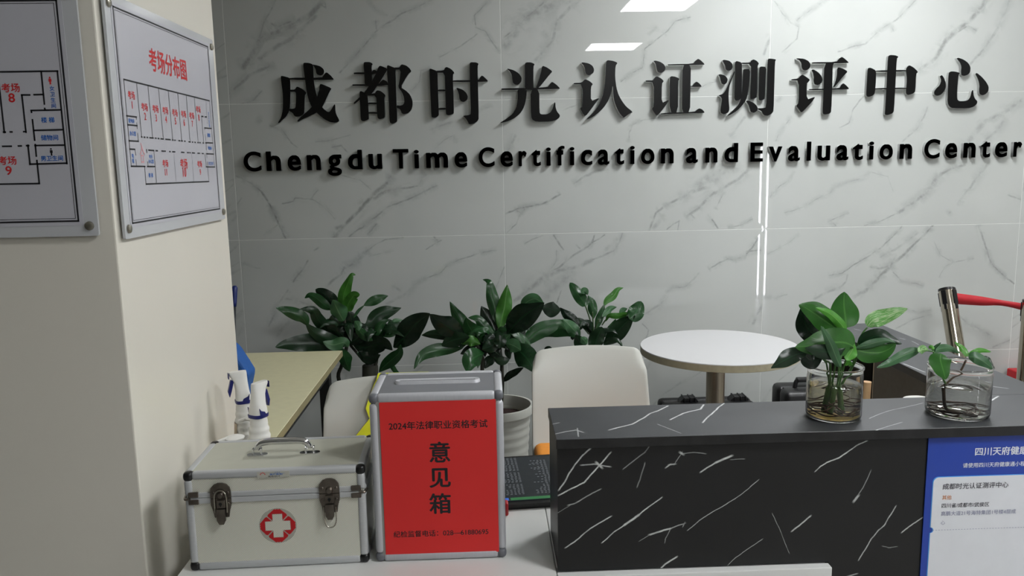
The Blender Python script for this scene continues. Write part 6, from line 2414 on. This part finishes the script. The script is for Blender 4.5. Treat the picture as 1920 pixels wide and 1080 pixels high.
def jar(x, y, r, h, wz, wm, label):
    z0 = BZ + .0006
    t = empty('plant_jar', (x, y, z0), label, 'jar', 'clear plant jars on the bar')
    th = .0013
    b = bmesh.new()
    pr = [(0, 0), (r * .90, 0), (r * .97, .002), (r, .008), (r, h - .016), (r * .985, h - .013), (r * .985, h - .006), (r * 1.02, h - .004), (r * 1.02, h - .001), (r * 1.0, h),
          (r * .985 - th, h - .001), (r * .985 - th, h - .013), (r - th, h - .017), (r - th, .009), (r * .97 - th, .0042), (r * .88, .0032), (0, .0032)]
    lathe(b, pr, 64, (x, y, z0))
    finish(b, 'jar', M_jar, t, smooth=True, autosmooth=60)
    b = bmesh.new()
    ri = r - th - .0003
    lathe(b, [(0, .0036), (r * .87, .0036), (r * .96 - th, .0048), (ri, .0095), (ri, wz - .0008), (ri - .0008, wz), (0, wz)], 64, (x, y, z0))
    finish(b, 'water', wm, t, smooth=True, autosmooth=60)
    return t


J1 = (0.632, 1.398)
J2 = (0.8605, 1.392)
jar(J1[0], J1[1], .0485, .097, .062, M_water_y, 'left clear plant jar on the bar, yellowish water full of brown roots')
jar(J2[0], J2[1], .0535, .094, .058, M_water, 'right clear plant jar on the bar, holding one slim brown stem')
rq = random.Random(21)


def ring_roots(parent, cx, cy, r, n, zlo, zhi, m, rad=.0009):
    for k in range(n):
        a0 = rq.uniform(0, 6.28)
        da = rq.uniform(1.2, 3.4) * rq.choice((-1, 1))
        z = rq.uniform(zlo, zhi)
        pts = []
        for i in range(9):
            t = i / 8
            a = a0 + da * t
            rr_ = r * (.25 + .68 * min(1, t * 1.9)) * rq.uniform(.94, 1.0)
            zz = z + (zlo - z) * t * rq.uniform(.3, .8) + .003 * math.sin(t * 7 + k)
            pts.append((cx + rr_ * math.cos(a), cy + rr_ * math.sin(a), BZ + max(zz, .0065)))
        b = bmesh.new()
        tube(b, catmull(pts, 4), rad * rq.uniform(.7, 1.3), 6)
        finish(b, 'root', m, parent, smooth=True)


# ---- pothos in the left jar
YP = 1.398
A4 = (1440, 535, 6.354)
po = empty('pothos_plant', (J1[0], J1[1], BZ + .008), 'bushy pothos cuttings with broad green leaves, standing in the left plant jar', 'plant')
ring_roots(po, J1[0], J1[1], .043, 17, .012, .036, M_root, .0010)
b = bmesh.new()
for k in range(5):
    a = k * 1.3
    tube(b, [(J1[0] + .012 * math.cos(a), J1[1] + .012 * math.sin(a), BZ + .010), (J1[0] + .008 * math.cos(a + .5), J1[1] + .008 * math.sin(a + .5), BZ + .055)], [.0042, .0034], 10)
finish(b, 'cuttings', M_pothstem, po, smooth=True)


def pstem(pts, dYs, rad=.0016, m=None, par=None, A=A4, Yb=YP, start=None):
    P = []
    n = len(pts)
    for i, (x, y) in enumerate(pts):
        P.append(at_y(A[0] + x / A[2], A[1] + y / A[2], Yb + dYs[0] + (dYs[1] - dYs[0]) * i / (n - 1)))
    if start:
        P = [Vector(start)] + P
    b = bmesh.new()
    tube(b, catmull(P, 5), rad, 8)
    finish(b, 'leaf_stalk', m or M_pothstem, par or po, smooth=True)


def jb(a, r_=.008, z=.05):
    return (J1[0] + r_ * math.cos(a), J1[1] + r_ * math.sin(a), BZ + z)


for pts, dYs, a in [([(850, 960), (890, 760), (930, 500)], (0, .02), .5), ([(1000, 960), (1060, 720), (1120, 580), (1185, 500)], (0, .0), .2), ([(1020, 950), (1060, 850), (1090, 760)], (-.01, -.02), 6.0),
                    ([(740, 950), (690, 900), (640, 870)], (-.01, -.02), 3.4), ([(900, 980), (930, 880), (970, 760), (1020, 740)], (-.02, -.035), 5.2), ([(870, 985), (820, 860), (760, 700), (650, 500)], (-.025, -.03), 4.6),
                    ([(700, 950), (660, 880), (600, 700), (610, 640)], (.0, .03), 2.6), ([(800, 960), (820, 760), (840, 540)], (0, .01), 1.8)]:
    pstem(pts, dYs, start=jb(a))
for pts, wd, key, dY, kw in [
    ([(935, 505), (925, 400), (905, 230), (908, 78)], 350, 'p', (.02, .03), dict(shape='ovate', fold=.12, wave=.03)),
    ([(650, 650), (520, 560), (440, 440), (412, 240)], 260, 'k', (.03, .03), dict(shape='ovate', fold=.15)),
    ([(845, 540), (720, 450), (560, 340), (450, 270), (368, 232)], 250, 'p', (.0, -.01), dict(shape='ovate', fold=.2)),
    ([(800, 330), (700, 300), (580, 240), (400, 215)], 75, 'p', (.01, .005), dict(shape='sym', fold=.4)),
    ([(930, 545), (860, 450), (740, 340), (570, 268)], 110, 'q', (-.006, -.012), dict(shape='ovate', fold=.3)),
    ([(1185, 490), (1250, 420), (1400, 370), (1530, 320), (1662, 278)], 190, 'v', (.0, .0), dict(shape='ovate', fold=.12)),
    ([(1090, 725), (1200, 640), (1330, 600), (1470, 650), (1592, 698)], 180, 'd', (-.01, -.03), dict(shape='ovate', fold=.15)),
    ([(1035, 750), (1180, 710), (1330, 670), (1440, 655), (1520, 680)], 75, 's', (-.022, -.035), dict(shape='sym', fold=.3)),
    ([(1050, 770), (1180, 800), (1330, 800), (1440, 760), (1525, 695)], 250, 'p', (-.02, -.035), dict(shape='ovate', fold=.15)),
    ([(1040, 735), (900, 680), (700, 690), (520, 720), (325, 735)], 350, 'p', (-.03, -.05), dict(shape='ovate', fold=.14)),
    ([(930, 740), (820, 790), (660, 790), (440, 745)], 150, 'd', (-.034, -.055), dict(shape='sym', fold=.2)),
    ([(865, 975), (810, 850), (750, 700), (690, 590), (630, 485)], 120, 's', (-.045, -.06), dict(shape='ovate', fold=.3)),
    ([(645, 870), (540, 900), (470, 870), (430, 800)], 170, 'k', (-.02, -.03), dict(shape='sym')),
    ([(470, 800), (350, 820), (200, 890), (35, 988)], 170, 'd', (-.03, -.05), dict(shape='sym', fold=.15)),
    ([(1030, 700), (1000, 780), (950, 860), (930, 890)], 130, 'q', (-.03, -.04), dict(shape='sym')),
    ([(1130, 740), (1090, 800), (1060, 850)], 90, 'q', (-.015, -.02), dict(shape='sym')),
    ([(930, 960), (960, 930), (1010, 950)], 60, 'q', (.0, -.01), dict(shape='sym')),
    ([(930, 540), (880, 560), (820, 560)], 60, 'q', (-.01, -.02), dict(shape='sym')),
]:
    px_leaf(po, *A4, YP, pts, wd, key, dY, **kw)
# a strip of brownish sediment lying on the bottom
b = bmesh.new()
lathe(b, [(0, .0066), (.030, .0064), (.040, .0058), (.0405, .0052), (0, .0052)], 40, (J1[0], J1[1], BZ))
finish(b, 'sediment', M_sediment, po, smooth=True)

# ---- slim cutting in the right jar
A5 = (1640, 630, 6.0)
YQ = 1.392
cu = empty('plant_cutting', (J2[0], J2[1], BZ + .008), 'slim leafy cutting with a brown stem, standing in the right plant jar', 'plant')
P = [Vector((J2[0] + .004, J2[1] + .002, BZ + .0075)), at_y(1640 + 830 / 6, 630 + 800 / 6, YQ), at_y(1640 + 805 / 6, 630 + 640 / 6, YQ), at_y(1640 + 800 / 6, 630 + 545 / 6, YQ)]
b = bmesh.new()
tube(b, catmull(P, 6), [.0030, .0030, .0029, .0028, .0027, .0026, .0025, .0025, .0025, .0025, .0025, .0025, .0026, .0028, .0030, .0034, .0038, .0042, .0044], 12)
finish(b, 'stem', M_rootstem, cu, smooth=True)
pstem([(800, 545), (860, 490), (960, 400), (1030, 270)], (0, .0), .0019, M_rootstem, cu, A5, YQ)
pstem([(800, 545), (740, 420), (680, 280), (660, 170)], (0, -.01), .0016, M_pothstem, cu, A5, YQ)
pstem([(660, 175), (590, 165), (500, 165)], (-.01, -.02), .0012, M_pothstem, cu, A5, YQ)
ring_roots(cu, J2[0], J2[1], .048, 16, .008, .016, M_root, .0006)
for pts, wd, key, dY, kw in [
    ([(505, 160), (400, 190), (280, 240), (150, 310), (25, 355)], 120, 's', (-.02, -.04), dict(shape='ovate', fold=.15)),
    ([(605, 165), (560, 150), (520, 160), (490, 178)], 75, 'v', (-.025, -.035), dict(shape='sym', fold=.5)),
    ([(655, 180), (740, 140), (850, 140), (960, 195)], 85, 's', (.0, .03), dict(shape='ovate', fold=.2)),
    ([(745, 195), (740, 270), (770, 380), (800, 490)], 240, 'p', (-.03, -.040), dict(shape='ovate', fold=.12)),
    ([(1050, 230), (1020, 180), (970, 120), (900, 68)], 62, 'q', (.0, .02), dict(shape='ovate')),
    ([(1060, 220), (1120, 185), (1200, 162), (1308, 178)], 58, 'q', (.0, .0), dict(shape='ovate')),
    ([(1055, 235), (1130, 240), (1230, 290), (1335, 375)], 130, 's', (-.005, -.02), dict(shape='ovate')),
    ([(1180, 240), (1270, 270), (1335, 330)], 60, 'd', (.01, .0), dict(shape='sym')),
    ([(660, 190), (680, 130), (745, 75)], 34, 'm', (.0, .0), dict(shape='ovate')),
    ([(610, 140), (640, 130), (670, 150)], 40, 'q', (.0, -.01), dict(shape='sym')),
]:
    px_leaf(cu, *A5, YQ, pts, wd, key, dY, **kw)

# unseen LED tube lamp added behind the viewer so the wall mirrors bright vertical glints
tl_ = empty('added_tube_lamp', (2.965, -1.16, 0), 'slim upright white LED tube lamp added behind the viewer for the wall glints', 'lamp')
b = bmesh.new()
lathe(b, [(0, .025), (.008, .025), (.008, 1.60), (0, 1.60)], 16, (2.965, -1.16, 0))
finish(b, 'tube', emit_mat('tube_white', '#f4f4ff', 22.0), tl_, smooth=True, autosmooth=40)
b = bmesh.new()
lathe(b, [(0, 0), (.10, 0), (.10, .012), (.016, .024), (0, .0248)], 32, (2.965, -1.16, 0))
finish(b, 'base', M_cornerblk, tl_, smooth=True, autosmooth=40)
